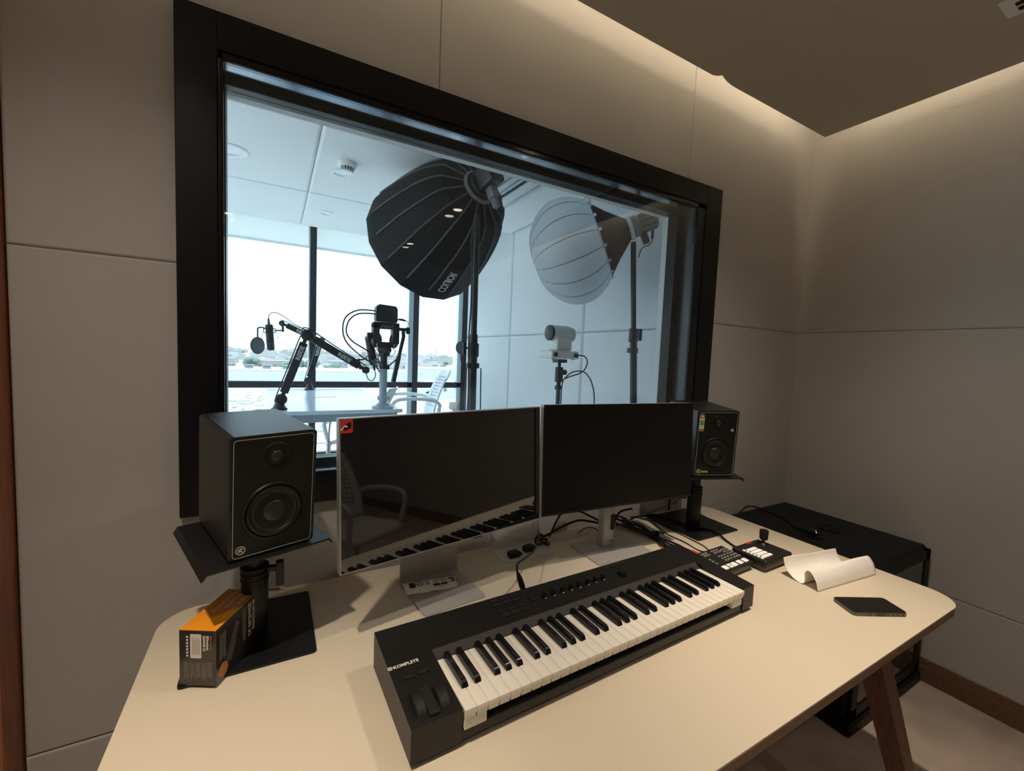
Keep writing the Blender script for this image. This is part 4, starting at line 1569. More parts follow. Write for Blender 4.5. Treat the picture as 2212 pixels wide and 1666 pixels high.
cable([(1.645, 1.365, .95), (1.645, 1.362, .85), (1.644, 1.362, .74), (1.645, 1.363, .60)], .0048, 'thick black cable hanging on the wall behind the matt monitor')
cable([(1.480, 1.345, .744), (1.580, 1.352, .752), (1.680, 1.352, .770), (1.745, 1.355, .800)], .0022, 'thin dark cable slanting along the wall behind the right stand', material=M_MAROON)

# ================================================================== RACK CABINET
t = thing('rack_cabinet', 'low black equipment cabinet with a smoked glass door in the right corner', 'cabinet', (0, 0, 0))
x0, x1, y0_, y1_, zt_ = 1.955, 2.628, .705, 1.358, .645
m = MB()
m.box(x0, x1, y0_ + .018, y1_, .055, zt_, r=.012, seg=1)
m.build('steel_case', M_RACK, t)
m = MB()
m.box(x0 - .004, x1 + .002, y0_ - .006, y1_, 0, .050, r=.008, seg=1)
m.build('plinth', M_RACK, t)
m = MB()
for (a0, a1, c0, c1) in ((x0 + .012, x0 + .060, .065, zt_ - .012), (x1 - .060, x1 - .012, .065, zt_ - .012), (x0 + .012, x1 - .012, .065, .105), (x0 + .012, x1 - .012, zt_ - .052, zt_ - .012)):
    m.box(a0, a1, y0_ + .002, y0_ + .018, c0, c1, r=.002)
dr = m.build('glass_door', M_RACK, t)
m = MB()
m.box(x0 + .060, x1 - .060, y0_ + .007, y0_ + .012, .105, zt_ - .052)
m.build('smoked_glass', M_RACKGLASS, dr)
m = MB()
m.box(x0 + .022, x0 + .034, y0_ - .004, y0_ + .002, .33, .40, r=.002)
m.build('lock', M_SILVERPL, dr)
for (cx, cy) in ((2.225, 1.020), (2.395, 1.020)):
    m = MB()
    for i in range(4):
        r_ = .012 + i * .013
        m.lathe([(r_, zt_), (r_, zt_ + .0035), (r_ + .003, zt_ + .0035), (r_ + .003, zt_)], 28, Matrix.Translation((cx, cy, 0)))
    m.bar((cx - .055, cy, zt_ + .002), (cx + .055, cy, zt_ + .002), .006, .003)
    m.bar((cx, cy - .055, zt_ + .002), (cx, cy + .055, zt_ + .002), .006, .003)
    m.build('fan_grille', M_BEZEL, t)
m = MB()
m.box(2.16, 2.44, 1.262, 1.268, zt_ - .001, zt_ + .0006)
m.build('cable_flap', M_DARKSLOT, t)
cable([(2.170, 1.368, .60), (2.200, 1.345, .655), (2.250, 1.350, .668), (2.320, 1.345, .658), (2.335, 1.270, .650), (2.305, 1.180, .650), (2.240, 1.090, .650), (2.235, 1.040, .656)], .0040,
      'black power lead lying across the top of the equipment cabinet')
m = MB()
m.box(-.028, .028, -.014, .014, 0, .020, r=.004, M=RT((2.235, 1.022, zt_ + .0042), rz=.5))
o = m.build('fan_plug', M_RUBBER)
tag(o, 'black plug standing on the fan grille of the cabinet', 'plug')
m = MB()
for dx in (-.012, .012):
    m.cyl((dx, -.017, .011), .0035, .006, 10, 'Y', M=RT((2.235, 1.022, zt_ + .0042), rz=.5))
m.build('pin', M_SILVER, o)

# ================================================================== CHAIRS
def chair(label, loc, rz, plastic, seatmat, group=None, s=1.0):
    t = thing('armchair', label, 'chair', loc, (0, 0, rz), group)
    t.scale = (s, s, s)
    # local frame: faces +y; back shell behind the seat
    def backp(u, v):
        wv = .215 - .025 * v * v
        y = -.205 - .02 * v - .14 * v ** 1.6 + .045 * (u * u)
        z = .47 + .47 * v
        if abs(u) > .86 and v > .85:
            z -= (abs(u) - .86) * .22
        return (u * wv, y, z)
    nu, nv = 25, 29
    vs = [backp(-1 + 2 * i / nu, j / nv) for j in range(nv + 1) for i in range(nu + 1)]
    fs = []
    for j in range(nv):
        for i in range(nu):
            if 3 <= i <= nu - 4 and 6 <= j <= nv - 5 and (i % 2 == 1) and (j % 2 == 0):
                continue
            a = j * (nu + 1) + i
            fs.append([a, a + 1, a + nu + 2, a + nu + 1])
    m = MB()
    m.raw(vs, fs)
    b = m.build('backrest', plastic, t, smooth=60)
    sd_ = b.modifiers.new('thickness', 'SOLIDIFY')
    sd_.thickness = .009
    m = MB()
    vs, fs = [], []
    n = 14
    for j in range(n + 1):
        for i in range(n + 1):
            u, v = -1 + 2 * i / n, j / n
            wv = .225
            x = u * wv
            y = -.215 + .44 * v
            z = .445 + .012 * u * u - (.03 * (v - .8) ** 2 / .04 if v > .8 else 0) + (.03 * (1 - v / .15) if v < .15 else 0)
            vs.append((x, y, z))
    for j in range(n):
        for i in range(n):
            a = j * (n + 1) + i
            fs.append([a, a + 1, a + n + 2, a + n + 1])
    m.raw(vs, fs)
    b = m.build('seat', seatmat, t, smooth=60)
    sd_ = b.modifiers.new('thickness', 'SOLIDIFY')
    sd_.thickness = .030
    for sx_ in (-1, 1):
        m = MB()
        m.tube([(sx_ * .205, -.235, .60), (sx_ * .235, -.17, .655), (sx_ * .250, -.03, .675), (sx_ * .252, .12, .675), (sx_ * .250, .20, .655), (sx_ * .245, .225, .60), (sx_ * .238, .205, .50), (sx_ * .230, .185, .43)],
               [.014, .019, .017, .017, .018, .018, .018, .018], 10, smooth=6)
        m.build('armrest', plastic, t, smooth=60)
        m = MB()
        m.tube([(sx_ * .230, .185, .44), (sx_ * .235, .205, .2), (sx_ * .24, .22, 0.0)], [.019, .017, .014], 10)
        m.build('leg', plastic, t)
        m = MB()
        m.tube([(sx_ * .200, -.225, .62), (sx_ * .212, -.215, .44), (sx_ * .225, -.245, .2), (sx_ * .235, -.275, 0.0)], [.016, .020, .017, .014], 10, smooth=4)
        m.build('leg', plastic, t)
    return t


chair('grey armchair with a perforated back behind the camera, seen reflected in the glossy monitor', (1.22, -.86, 0), math.radians(-12), M_CHAIRG, M_CHAIRSEAT)
chair('white perforated armchair facing the studio table from the right, in front of the outside window', (1.22, 4.22, SF), math.radians(84), M_CHAIRW, M_CHAIRW, s=1.02)
chair('white perforated armchair pushed against the right side of the studio table behind the camera post', (.62, 3.74, SF), math.radians(64), M_CHAIRW, M_CHAIRW, s=.88)

# ================================================================== STUDIO TABLE
TZ = 1.04
t = thing('studio_table', 'pale white table in the studio with a small cable flap', 'table', (.36, 3.72, SF))
m = MB()
m.box(-.42, .415, -.81, .84, TZ - SF - .026, TZ - SF, r=.004)
m.build('tabletop', M_TABLE, t)
m = MB()
m.box(-.36, .36, -.74, -.70, TZ - SF - .085, TZ - SF - .026, r=.003)
m.box(-.36, .36, .70, .74, TZ - SF - .085, TZ - SF - .026, r=.003)
m.build('crossbeam', M_TABLEEDGE, t)
for sx_ in (-1, 1):
    for sy_ in (-1, 1):
        m = MB()
        m.box(sx_ * .37 - .022, sx_ * .37 + .022, sy_ * .74 - .022, sy_ * .74 + .022, 0, TZ - SF - .026, r=.003)
        m.build('leg', M_TABLEEDGE, t)
m = MB()
m.box(-.075, .085, .015, .125, TZ - SF - .001, TZ - SF + .0012, r=.0005)
fl = m.build('cable_flap', M_TABLE, t)
m = MB()
m.box(-.075, .085, .008, .0145, TZ - SF + .0001, TZ - SF + .0014)
m.box(.082, .086, .012, .10, TZ - SF + .0008, TZ - SF + .0018)
m.build('flap_gap', M_DARKSLOT, fl)
m = MB()
m.box(-.30, .05, -.62, -.50, TZ - SF - .075, TZ - SF - .028, r=.01)
m.build('cable_tray', M_STUDIOBLK, t)
cable([(.30, 3.02, TZ - .03), (.325, 3.00, TZ - .06), (.318, 3.00, .90), (.312, 3.01, .70), (.318, 3.02, .55), (.345, 3.05, .40), (.37, 3.08, SF + .01)], .006, 'grey lead hanging from the studio table to the floor', material=M_TABLEEDGE)

# ================================================================== MICROPHONE ARMS
def mic_arm(label, base, pts, wd, text_size, t1_off, flip=False):
    """pts: lower joint, elbow, upper joint end."""
    t = thing('boom_arm', label, 'microphone arm', base)
    o0 = Vector(base)
    lo, el, up = [Vector(p) - o0 for p in pts]
    m = MB()
    m.cyl((0, 0, .006), .045 * wd, .012, 24, bev=.002)
    m.cyl((0, 0, .035), .040 * wd, .060, 24, r2=.016 * wd)
    m.build('clamp_base', M_STUDIOBLK, t)
    m = MB()
    m.cyl(tuple(lo), .034 * wd, .040, 24, 'Y', bev=.003)
    m.bar((0, 0, .055), tuple(lo), .030 * wd, .030 * wd, up=(0, 1, 0))
    m.build('lower_joint', M_STUDIOBLK, t)
    m = MB()
    m.cyl(tuple(el), .036 * wd, .044, 24, 'Y', bev=.003)
    m.build('elbow_joint', M_STUDIOBLK, t)
    d1, d2 = (el - lo), (up - el)
    for nm, a, d in (('lower_arm', lo, d1), ('upper_arm', el, d2)):
        m = MB()
        m.bar(tuple(a + d * .10), tuple(a + d * .88), .030, .048 * wd, up=(0, 0, 1) if abs(d.normalized().z) < .9 else (1, 0, 0), r=.006)
        m.bar(tuple(a), tuple(a + d), .018, .022 * wd, up=(0, 0, 1) if abs(d.normalized().z) < .9 else (1, 0, 0))
        ar = m.build(nm, M_STUDIOBLK, t)
        dn = d.normalized()
        # the lettering sits on the face towards the window, along the arm
        ex = dn if dn.x > 0 else -dn
        if nm == 'lower_arm':
            ex = dn
        ey = Vector((0, -1, 0)).cross(ex).normalized()
        c = a + d * (t1_off if nm == 'lower_arm' else (.62 if not flip else .50))
        m = MB()
        m.text('RØDE', text_size, frame_M(c + Vector((0, -.0158, 0)) - ex * text_size * 1.3 - ey * text_size * .36, ex, ey, (0, -1, 0)), depth=.0005, sx=.95, bold=.0006)
        m.build('lettering', M_PRINT, ar)
    m = MB()
    m.cyl(tuple(up), .024 * wd, .036, 20, 'Y', bev=.002)
    m.build('end_joint', M_STUDIOBLK, t)
    m = MB()
    off = Vector((-.030, 0, .012))
    m.tube([tuple(p + off) for p in (lo + Vector((.0, 0, -.03)), lo, lo + d1 * .5, lo + d1 * .97)] + [tuple(el + Vector((0, 0, .045))), tuple(el + d2 * .5 + Vector((0, 0, .036))), tuple(up + Vector((0, 0, .03)))], .0035, 6, smooth=4)
    m.build('signal_cable', M_STUDIOBLK, t)
    return t


mic_arm('black microphone arm clamped to the near edge of the studio table, with white lettering', (.030, 3.02, TZ),
        [(.040, 3.02, 1.105), (.183, 3.02, 1.512), (.545, 3.02, 1.298)], 1.0, .036, .72)
mic_arm('smaller black microphone arm standing at the far end of the studio table', (.292, 4.42, TZ),
        [(.280, 4.42, 1.125), (.385, 4.42, 1.500), (.060, 4.42, 1.645)], 1.0, .036, .75, flip=True)


def condenser_mic(label, top, tilt, s=1.0):
    t = thing('condenser_microphone', label, 'microphone', M=RT(top, ry=tilt) @ Matrix.Scale(s, 4))
    m = MB()
    m.lathe([(0, 0), (.020, 0), (.0265, -.006), (.0270, -.110), (.0278, -.112), (.0278, -.116), (.0270, -.118), (.0265, -.185), (.020, -.198), (0, -.200)], 28)
    m.build('body', M_STUDIOBLK, t)
    m = MB()
    for z in (-.030, -.060):
        m.lathe([(.040, z), (.040, z - .005), (.036, z - .005), (.036, z)], 28)
    for k in range(6):
        a = k * PI / 3
        m.bar((.038 * math.cos(a), .038 * math.sin(a), -.03), (.038 * math.cos(a), .038 * math.sin(a), -.065), .004, .004)
        m.bar((.038 * math.cos(a), .038 * math.sin(a), -.035), (.025 * math.cos(a), .025 * math.sin(a), -.048), .002, .002)
    m.box(.038, .095, -.006, .006, -.052, -.042, r=.002)
    m.cyl((.092, 0, -.020), .008, .075, 14)
    m.cyl((.092, 0, -.012), .014, .004, 14)
    m.cyl((.092, 0, .002), .014, .004, 14)
    m.build('shock_mount', M_STUDIOBLK, t)
    m = MB()
    for sx_ in (-1, 1):
        m.tube([(sx_ * .045, 0, -.05), (sx_ * .060, 0, -.115), (sx_ * .042, 0, -.098)], .0016, 5)
    m.build('elastic_wire', M_STUDIOBLK, t)
    m = MB()
    m.tube([(0, 0, 0), (0, 0, .045)], [.009, .006], 12)
    m.build('plug', M_STUDIOBLK, t)
    m = MB()
    m.text('RØDE', .013, frame_M((-.017, -.0272, -.155), (1, 0, 0), (0, 0, 1), (0, -1, 0)), depth=.0004)
    m.build('lettering', M_PRINTDIM, t)
    return t


def pop_filter(label, c, r, rz=0.0, stem=None):
    t = thing('pop_filter', label, 'pop filter', M=RT(c, rz=rz))
    m = MB()
    m.lathe([(r, -.004), (r + .004, 0), (r, .004), (r - .004, 0), (r, -.004)], 32, Matrix.Rotation(PI / 2, 4, 'X') @ Matrix.Diagonal((.74, 1, 1, 1)))
    m.build('hoop', M_STUDIOBLK, t)
    m = MB()
    m.lathe([(0, .001), (r, .001), (r, -.001), (0, -.001)], 32, Matrix.Rotation(PI / 2, 4, 'X') @ Matrix.Diagonal((.74, 1, 1, 1)))
    m.build('mesh_disc', mat('grey_filter_mesh', (.09, .10, .115), .8, bump=(900, .8)), t)
    if stem:
        m = MB()
        m.tube(stem, .006, 8, smooth=4)
        m.build('stem', M_STUDIOBLK, t)
    return t


condenser_mic('black condenser microphone hanging upright in the window beside the oval pop filter', (-.040, 4.36, 1.625), -.07, 1.15)
pop_filter('oval grey pop filter hanging left of the upright microphone', (-.125, 4.32, 1.435), .070, 0,
           [(0, 0, .070), (.001, 0, .115), (.002, .01, .150), (.030, .03, .160), (.065, .04, .150)])
cable([(-.043, 4.36, 1.665), (-.035, 4.37, 1.715), (.010, 4.39, 1.735), (.080, 4.40, 1.705), (.170, 4.42, 1.640), (.300, 4.42, 1.585)], .0032, 'thin black cable arching from the upright microphone to its arm', material=M_STUDIOBLK)
condenser_mic('black condenser microphone hanging beside the camera post', (.600, 3.04, 1.335), 2.95)
cable([(.548, 3.02, 1.285), (.560, 3.02, 1.240), (.590, 3.03, 1.225), (.612, 3.04, 1.250), (.612, 3.04, 1.290)], .0032, 'thin black cable looping under the end of the near microphone arm', material=M_STUDIOBLK)
pop_filter('round grey pop filter on a curved stem beside the softbox pole', (1.71, 4.20, 1.50), .062, -.25,
           [(0, 0, -.062), (.008, 0, -.12), (.03, 0, -.17), (.075, 0, -.178)])
m = MB()
m.tube([(1.785, 4.20, SF), (1.785, 4.20, 1.32)], .008, 10)
m.cyl((1.785, 4.20, SF + .012), .12, .024, 24)
o = m.build('thin_stand', M_STUDIOBLK)
tag(o, 'thin black stand behind the softbox pole that carries the round pop filter', 'stand')

# ================================================================== CAMERA RIG ON A POST
t = thing('camera_post', 'grey post with a wide clamp foot standing on the studio table', 'camera stand', (.655, 2.985, TZ))
m = MB()
m.lathe([(0, 0.0005), (.072, 0.0005), (.070, .012), (.045, .020), (.036, .034), (0, .034)], 32)
m.build('foot', M_TABLEEDGE, t)
m = MB()
m.cyl((0, 0, .160), .0255, .26, 28)
m.build('lower_tube', M_TABLEEDGE, t)
m = MB()
m.cyl((0, 0, .070), .037, .028, 28, bev=.003)
m.box(.030, .045, -.008, .008, .058, .082, r=.002)
m.build('clamp_ring', M_TABLEEDGE, t)
m = MB()
m.cyl((0.002, 0, .345), .0225, .13, 28)
m.cyl((0.002, 0, .285), .030, .030, 28, bev=.003)
m.box(.020, .040, -.008, .008, .265, .300, r=.002)
m.build('upper_tube', M_STUDIOBLK, t)

t = thing('video_camera_rig', 'black camera rig with a caged body and a battery block on top of the post', 'camera', (.660, 2.985, TZ + .405))
m = MB()
m.sphere((0, 0, -.005), .047, (1, 1, .75), 24)
m.cyl((0, 0, -.035), .036, .03, 24, bev=.003)
m.build('ball_head', M_STUDIOBLK, t)
m = MB()
m.sphere((0, -.012, -.008), .038, (1, 1, .75), 24)
m.build('red_lens', M_REDLENS, t)
m = MB()
for (x0_, x1_, z0_, z1_) in ((-.085, -.040, .035, .175), (.045, .092, .035, .180), (-.085, .092, .135, .180), (-.050, .055, .010, .048)):
    m.box(x0_, x1_, -.035, .035, z0_, z1_, r=.008)
m.sphere((-.055, 0, .060), .036, (1, 1, 1.5), 18)
m.sphere((.062, 0, .060), .032, (1, 1, 1.7), 18)
m.build('camera_cage', M_STUDIOBLK, t)
m = MB()
for i in range(4):
    m.bar((-.035 + i * .022, -.036, .142), (-.022 + i * .022, -.036, .160), .003, .002, up=(0, 1, 0))
m.build('cage_bolt', M_ALU, t)
m = MB()
m.prism([(-.065, .185), (.072, .182), (.076, .195), (.076, .275), (.062, .292), (-.045, .298), (-.065, .280), (-.068, .20)], -.035, .035, Matrix(((1, 0, 0, 0), (0, 0, 1, 0), (0, 1, 0, 0), (0, 0, 0, 1))))
m.build('battery_block', M_STUDIOBLK, t)
m = MB()
m.cyl((-.100, -.005, .085), .022, .035, 16, 'X', bev=.003)
m.build('focus_knob', M_STUDIOBLK, t)
m = MB()
m.box(.085, .165, -.010, .010, .130, .152, r=.003)
m.box(.145, .170, -.014, .014, .112, .158, r=.003)
m.bar((.125, 0, .135), (.128, 0, .085), .022, .022, up=(0, 1, 0), r=.003)
m.bar((.128, 0, .09), (.098, 0, -.05), .022, .020, up=(0, 1, 0), r=.003)
m.bar((.098, 0, -.045), (.062, -.005, -.225), .028, .034, up=(0, 1, 0), r=.004)
m.bar((.035, .0, -.11), (.10, 0, -.05), .008, .010, up=(0, 1, 0))
m.build('side_arm', M_STUDIOBLK, t)
m = MB()
m.tube([(.078, -.02, .205), (.105, -.02, .207), (.125, -.02, .203), (.145, -.02, .198)], [.004, .008, .007, .002], 8)
m.tube([(.145, -.02, .198), (.154, -.02, .185), (.150, -.02, .160)], .002, 6, smooth=4)
m.tube([(-.068, -.02, .250), (-.100, -.02, .253), (-.185, -.02, .245), (-.255, -.02, .195), (-.272, -.02, .110), (-.245, -.02, .030), (-.160, -.02, -.050), (-.070, -.02, -.110), (-.035, -.02, -.155)], .0048, 7, smooth=8)
m.tube([(-.068, -.02, .228), (-.095, -.02, .232), (-.180, -.02, .222), (-.235, -.02, .175), (-.250, -.02, .100), (-.215, -.02, .045), (-.135, -.02, -.005), (-.075, -.02, -.045)], .0048, 7, smooth=8)
m.build('loop_cable', M_STUDIOBLK, t)
m = MB()
for (a, b) in (((-.085, -.03, -.080), (-.045, -.03, -.120)), ((-.070, -.03, -.072), (-.030, -.03, -.112)), ((-.050, -.03, -.070), (-.018, -.03, -.118))):
    m.tube([a, b], .006, 8)
m.build('cable_plug', M_LAMPGREY, t)
m = MB()
for s_ in (1, -1):
    m.tube([(s_ * .048, -.03, .045), (s_ * .060, -.03, .025), (s_ * .050, -.03, .005), (s_ * .066, -.03, -.010), (s_ * .055, -.03, -.035), (s_ * .035, -.03, -.055)], .0030, 6, smooth=3)
m.build('curly_cord', M_ALU, t)

# ================================================================== SOFTBOX ON ITS STAND
def light_stand(label, base, top, r, collars, hz=None, spread=.40, turn=.6):
    t = thing('light_stand', label, 'light stand', base)
    b, tp = Vector((0, 0, 0)), Vector(top) - Vector(base)
    m = MB()
    k = hz or .55
    m.tube([tuple(tp * .02), tuple(tp * k)], r, 20)
    m.build('lower_tube', M_STUDIOBLK, t)
    m = MB()
    m.tube([tuple(tp * k), tuple(tp)], r * .75, 20)
    m.build('upper_tube', M_STUDIOBLK, t)
    for f in collars:
        c = tp * f
        m = MB()
        m.cyl(tuple(c), r * 1.35, .075, 20, bev=.003)
        m.cyl(tuple(c - Vector((0, 0, .085))), r * 1.6, .028, 20, bev=.003)
        co = m.build('collar', M_STUDIOBLK, t)
        m = MB()
        sgn = -1 if r > .021 else 1
        m.bar(tuple(c + Vector((0, 0, .01))), tuple(c + Vector((sgn * .045, 0, .01))), .010, .010)
        m.box(c.x + sgn * .052 - .009, c.x + sgn * .052 + .009, -.008 + c.y, .008 + c.y, c.z - .028, c.z + .04, r=.004)
        m.build('wing_knob', M_STUDIOBLK, co)
    for k_ in range(3):
        a = k_ * 2 * PI / 3 + turn
        m = MB()
        m.tube([tuple(tp * .22), (spread * math.cos(a), spread * math.sin(a), .012)], .010, 10)
        m.build('leg', M_STUDIOBLK, t)
    return t


light_stand('thick black light stand carrying the black softbox', (.963, 2.158, SF), (.949, 2.158, 2.180), .0228, [.615], .66)
hub, rimc, R = Vector((.988, 2.230, 2.354)), Vector((.881, 2.775, 2.166)), .395
ax = (rimc - hub).normalized()
ex = ax.cross(Vector((0, 0, 1))).normalized()
ey = ex.cross(ax).normalized()
q_ = math.radians(11.25)
ex, ey = ex * math.cos(q_) + ey * math.sin(q_), ey * math.cos(q_) - ex * math.sin(q_)
SBM = frame_M(hub, ex, ey, ax)
dep = (rimc - hub).length
t = thing('black_softbox', 'large black domed softbox with grey ribs and white lettering, seen from behind', 'softbox', M=SBM)
N = 16
prof = [(.075 + (R - .075) * (s_ ** .36), dep * s_) for s_ in [i / 12 for i in range(13)]] + [(R + .002, dep + .045), (R - .010, dep + .060)]
m = MB()
m.lathe([(r_, z_) for r_, z_ in prof], N)
m.build('dome_cloth', M_SOFTBLACK, t, smooth=12)
m = MB()
m.lathe([(R - .012, dep + .058), (R * .5, dep + .050), (0, dep + .050)], N)
m.build('front_diffuser', M_SOFTWHITE, t)
for i in range(N):
    a = 2 * PI * i / N
    m = MB()
    pts = []
    for k_, (r_, z_) in enumerate(prof[:12]):
        wob = .10 * math.sin(k_ * .9 + i * 2.1) / N
        pts.append(((r_ + .003) * math.cos(a + wob * (k_ < 8)), (r_ + .003) * math.sin(a + wob * (k_ < 8)), z_))
    m.tube(pts, .0055, 6)
    m.build('rib', M_SOFTRIB, t)
m = MB()
m.lathe([(.085, -.012), (.100, 0), (.092, .014), (.078, 0), (.085, -.012)], 28)
m.build('speed_ring', M_LAMPGREY, t)
for (ang, label_s, s_r) in ((math.radians(258.75), 'COLBOR', .92), (math.radians(78.75), 'COLBOR', .60)):
    # sits on the cloth between two ribs, running from the rim towards the hub
    s0, s1 = s_r, s_r - .38 if s_r > .7 else .28
    def pr(s_):
        return .075 + (R - .075) * (s_ ** .36), dep * s_
    (ra, za), (rb, zb) = pr(s0), pr(s1)
    ca = math.cos(PI / N)
    pa = Vector((ra * ca * math.cos(ang), ra * ca * math.sin(ang), za))
    pb = Vector((rb * ca * math.cos(ang), rb * ca * math.sin(ang), zb))
    xd = (pb - pa).normalized()
    nd = Vector((math.cos(ang), math.sin(ang), 0))
    nd = (nd - xd * nd.dot(xd)).normalized()
    yd = nd.cross(xd)
    m = MB()
    m.text(label_s, .074, frame_M(pa + nd * .006 - yd * .022, xd, yd, nd), depth=.001, sx=.62, bold=.0008)
    m.build('lettering', M_PRINT, t)
# lamp head behind the softbox
t = thing('studio_lamp', 'black lamp head fixed behind the black softbox', 'studio lamp', M=SBM)
m = MB()
m.cyl((0, 0, -.020), .072, .040, 28, bev=.004)
m.box(-.050, .050, -.052, .062, -.155, -.035, r=.012)
m.build('housing', M_STUDIOBLK, t)
m = MB()
m.box(-.034, .030, .062, .070, -.13, -.06, r=.003)
m.box(.036, .060, .020, .070, -.14, -.05, r=.006)
m.cyl((0.0, .030, -.158), .010, .012, 14)
m.build('control_panel', M_BTN, t)
m = MB()
m.box(-.022, .022, -.115, -.050, -.105, -.055, r=.006)
m.box(-.016, .016, -.165, -.105, -.095, -.060, r=.004)
m.build('yoke', M_LAMPGREY, t)
cable([(.925, 2.12, 2.16), (.912, 2.135, 2.02), (.920, 2.135, 1.88), (.922, 2.135, 1.69), (.914, 2.13, 1.50), (.924, 2.135, 1.21), (.915, 2.135, .90), (.93, 2.12, SF + .01)], .0045, 'black lamp lead hanging down along the softbox stand', material=M_STUDIOBLK)
cable([(.996, 2.14, 1.36), (1.000, 2.14, 1.20), (1.005, 2.145, 1.00), (1.005, 2.15, SF + .01)], .0035, 'thin black lead on the right side of the softbox stand', material=M_STUDIOBLK)

# ================================================================== LANTERN SOFTBOX
light_stand('slim black light stand carrying the white lantern softbox', (1.872, 1.785, SF), (1.727, 1.785, 2.085), .0195, [.435, .715], .70, spread=.22, turn=PI)
cen = Vector((1.472, 2.003, 2.033))
lamp_f = cen + Vector((.699, -.612, .370)) * .325
ax = (lamp_f - cen).normalized()
ex = ax.cross(Vector((0, 0, 1))).normalized()
ey = ex.cross(ax).normalized()
LM_ = frame_M(cen, ex, ey, ax)
Rr, bb, srim = .300, .232, .158
t = thing('lantern_softbox', 'white round lantern softbox with a black skirt', 'softbox', M=LM_)
m = MB()
NL = 16
ph0 = math.acos(srim / bb)
rim_r = Rr * math.sin(ph0)
vs, fs = [], []
MM_, JJ = NL * 6, 26
for j in range(JJ + 1):
    ph = ph0 + (PI - ph0) * j / JJ
    for i in range(MM_):
        a = 2 * PI * i / MM_
        bul = 1 - .030 * abs(math.cos(a * NL / 2)) ** 6 * math.sin(ph)
        f = 1.0 if ph < 2.5 else 1 - .10 * ((ph - 2.5) / .64) ** 2
        vs.append((Rr * math.sin(ph) * bul * math.cos(a), Rr * math.sin(ph) * bul * math.sin(a), bb * math.cos(ph) * f))
for j in range(JJ):
    for i in range(MM_):
        k_ = (i + 1) % MM_
        fs.append([j * MM_ + i, (j + 1) * MM_ + i, (j + 1) * MM_ + k_, j * MM_ + k_])
m.raw(vs, fs)
m.build('white_cloth', M_SOFTWHITE, t, smooth=80)
for i in range(NL):
    a = 2 * PI * i / NL
    m = MB()
    pts = []
    for j in range(0, JJ + 1, 2):
        ph = ph0 + (PI - ph0) * j / JJ
        f = 1.0 if ph < 2.5 else 1 - .10 * ((ph - 2.5) / .64) ** 2
        q = .974
        pts.append((Rr * math.sin(ph) * q * math.cos(a), Rr * math.sin(ph) * q * math.sin(a), bb * math.cos(ph) * f))
    m.tube(pts, .0022, 5)
    m.build('wire_rib', M_LAMPGREY, t)
m = MB()
zt2 = (lamp_f - cen).length
m.lathe([(rim_r * 1.0, srim + .001), (rim_r * .62, srim + (zt2 - srim) * .48), (.060, zt2)], NL * 2)
m.build('black_skirt', M_SOFTBLACK, t)
m = MB()
m.lathe([(rim_r, srim - .004), (rim_r + .004, srim), (rim_r, srim + .005), (rim_r - .003, srim), (rim_r, srim - .004)], 48)
m.build('rim_band', M_SOFTWHITE, t)
for i in range(NL):
    a = 2 * PI * i / NL
    m = MB()
    m.bar((rim_r * .985 * math.cos(a), rim_r * .985 * math.sin(a), srim - .012), (rim_r * .985 * math.cos(a), rim_r * .985 * math.sin(a), srim + .018), .016, .006, up=(math.cos(a), math.sin(a), 0))
    m.build('clip', M_LIGHTFIT, t)
t = thing('studio_lamp', 'grey lamp head fixed to the white lantern softbox', 'studio lamp', M=frame_M(lamp_f, ex, ey, ax))
m = MB()
m.lathe([(.052, .002), (.068, .006), (.068, .018), (.052, .024)], 28)
m.build('mount_ring', M_LIGHTFIT, t)
m = MB()
m.lathe([(.0, .014), (.058, .014), (.058, .055), (.050, .060), (.050, .150), (.044, .158), (0, .158)], 24)
m.build('housing', M_LAMPGREY, t)
m = MB()
for i in range(10):
    a = 2 * PI * i / 10
    m.bar((.051 * math.cos(a), .051 * math.sin(a), .065), (.051 * math.cos(a), .051 * math.sin(a), .145), .006, .004, up=(math.cos(a), math.sin(a), 0))
m.build('cooling_fin', M_STUDIOBLK, t)
m = MB()
m.box(-.020, .020, -.110, -.040, .050, .085, r=.005)
m.build('yoke', M_STUDIOBLK, t)
cable([(1.836, 1.79, 2.225), (1.858, 1.79, 2.228), (1.872, 1.79, 2.190), (1.873, 1.79, 2.120), (1.850, 1.79, 2.090), (1.800, 1.79, 2.065), (1.775, 1.79, 2.010)], .0030, 'thin black lead hanging from the grey lamp head', material=M_STUDIOBLK)
m = MB()
m.tube([(1.8725, 1.79, 2.175), (1.873, 1.79, 2.130)], .008, 8)
m.tube([(1.850, 1.79, 2.235), (1.868, 1.79, 2.205)], .008, 8)
tag(m.build('lead_connector', M_STUDIOBLK), 'black inline connector hanging beside the grey lamp head', 'connector')

# ================================================================== PTZ CAMERA ON A TRIPOD
t = thing('robotic_camera', 'white robotic camera on a slim tripod in front of the padded studio wall', 'camera', (1.405, 1.985, 1.424))
m = MB()
m.box(-.092, .095, -.065, .065, .004, .048, r=.010, seg=3)
m.build('base_unit', M_LIGHTFIT, t)
m = MB()
m.box(-.078, -.054, -.0665, -.0640, .016, .038, r=.0015)
m.box(.056, .088, -.0665, -.0640, .014, .036, r=.0015)
m.build('dark_port', M_STUDIOBLK, t)
m = MB()
for s_ in (-.07, .07):
    m.cyl((s_, -.04, .002), .008, .004, 12)
m.build('rubber_foot', M_RUBBER, t)
m = MB()
m.box(-.046, .060, -.045, .045, .048, .130, r=.014, seg=3)
m.build('pan_yoke', M_LIGHTFIT, t)
m = MB()
m.cyl((.000, 0, .146), .044, .125, 36, 'X', bev=.010)
hd = m.build('camera_head', M_LIGHTFIT, t)
m = MB()
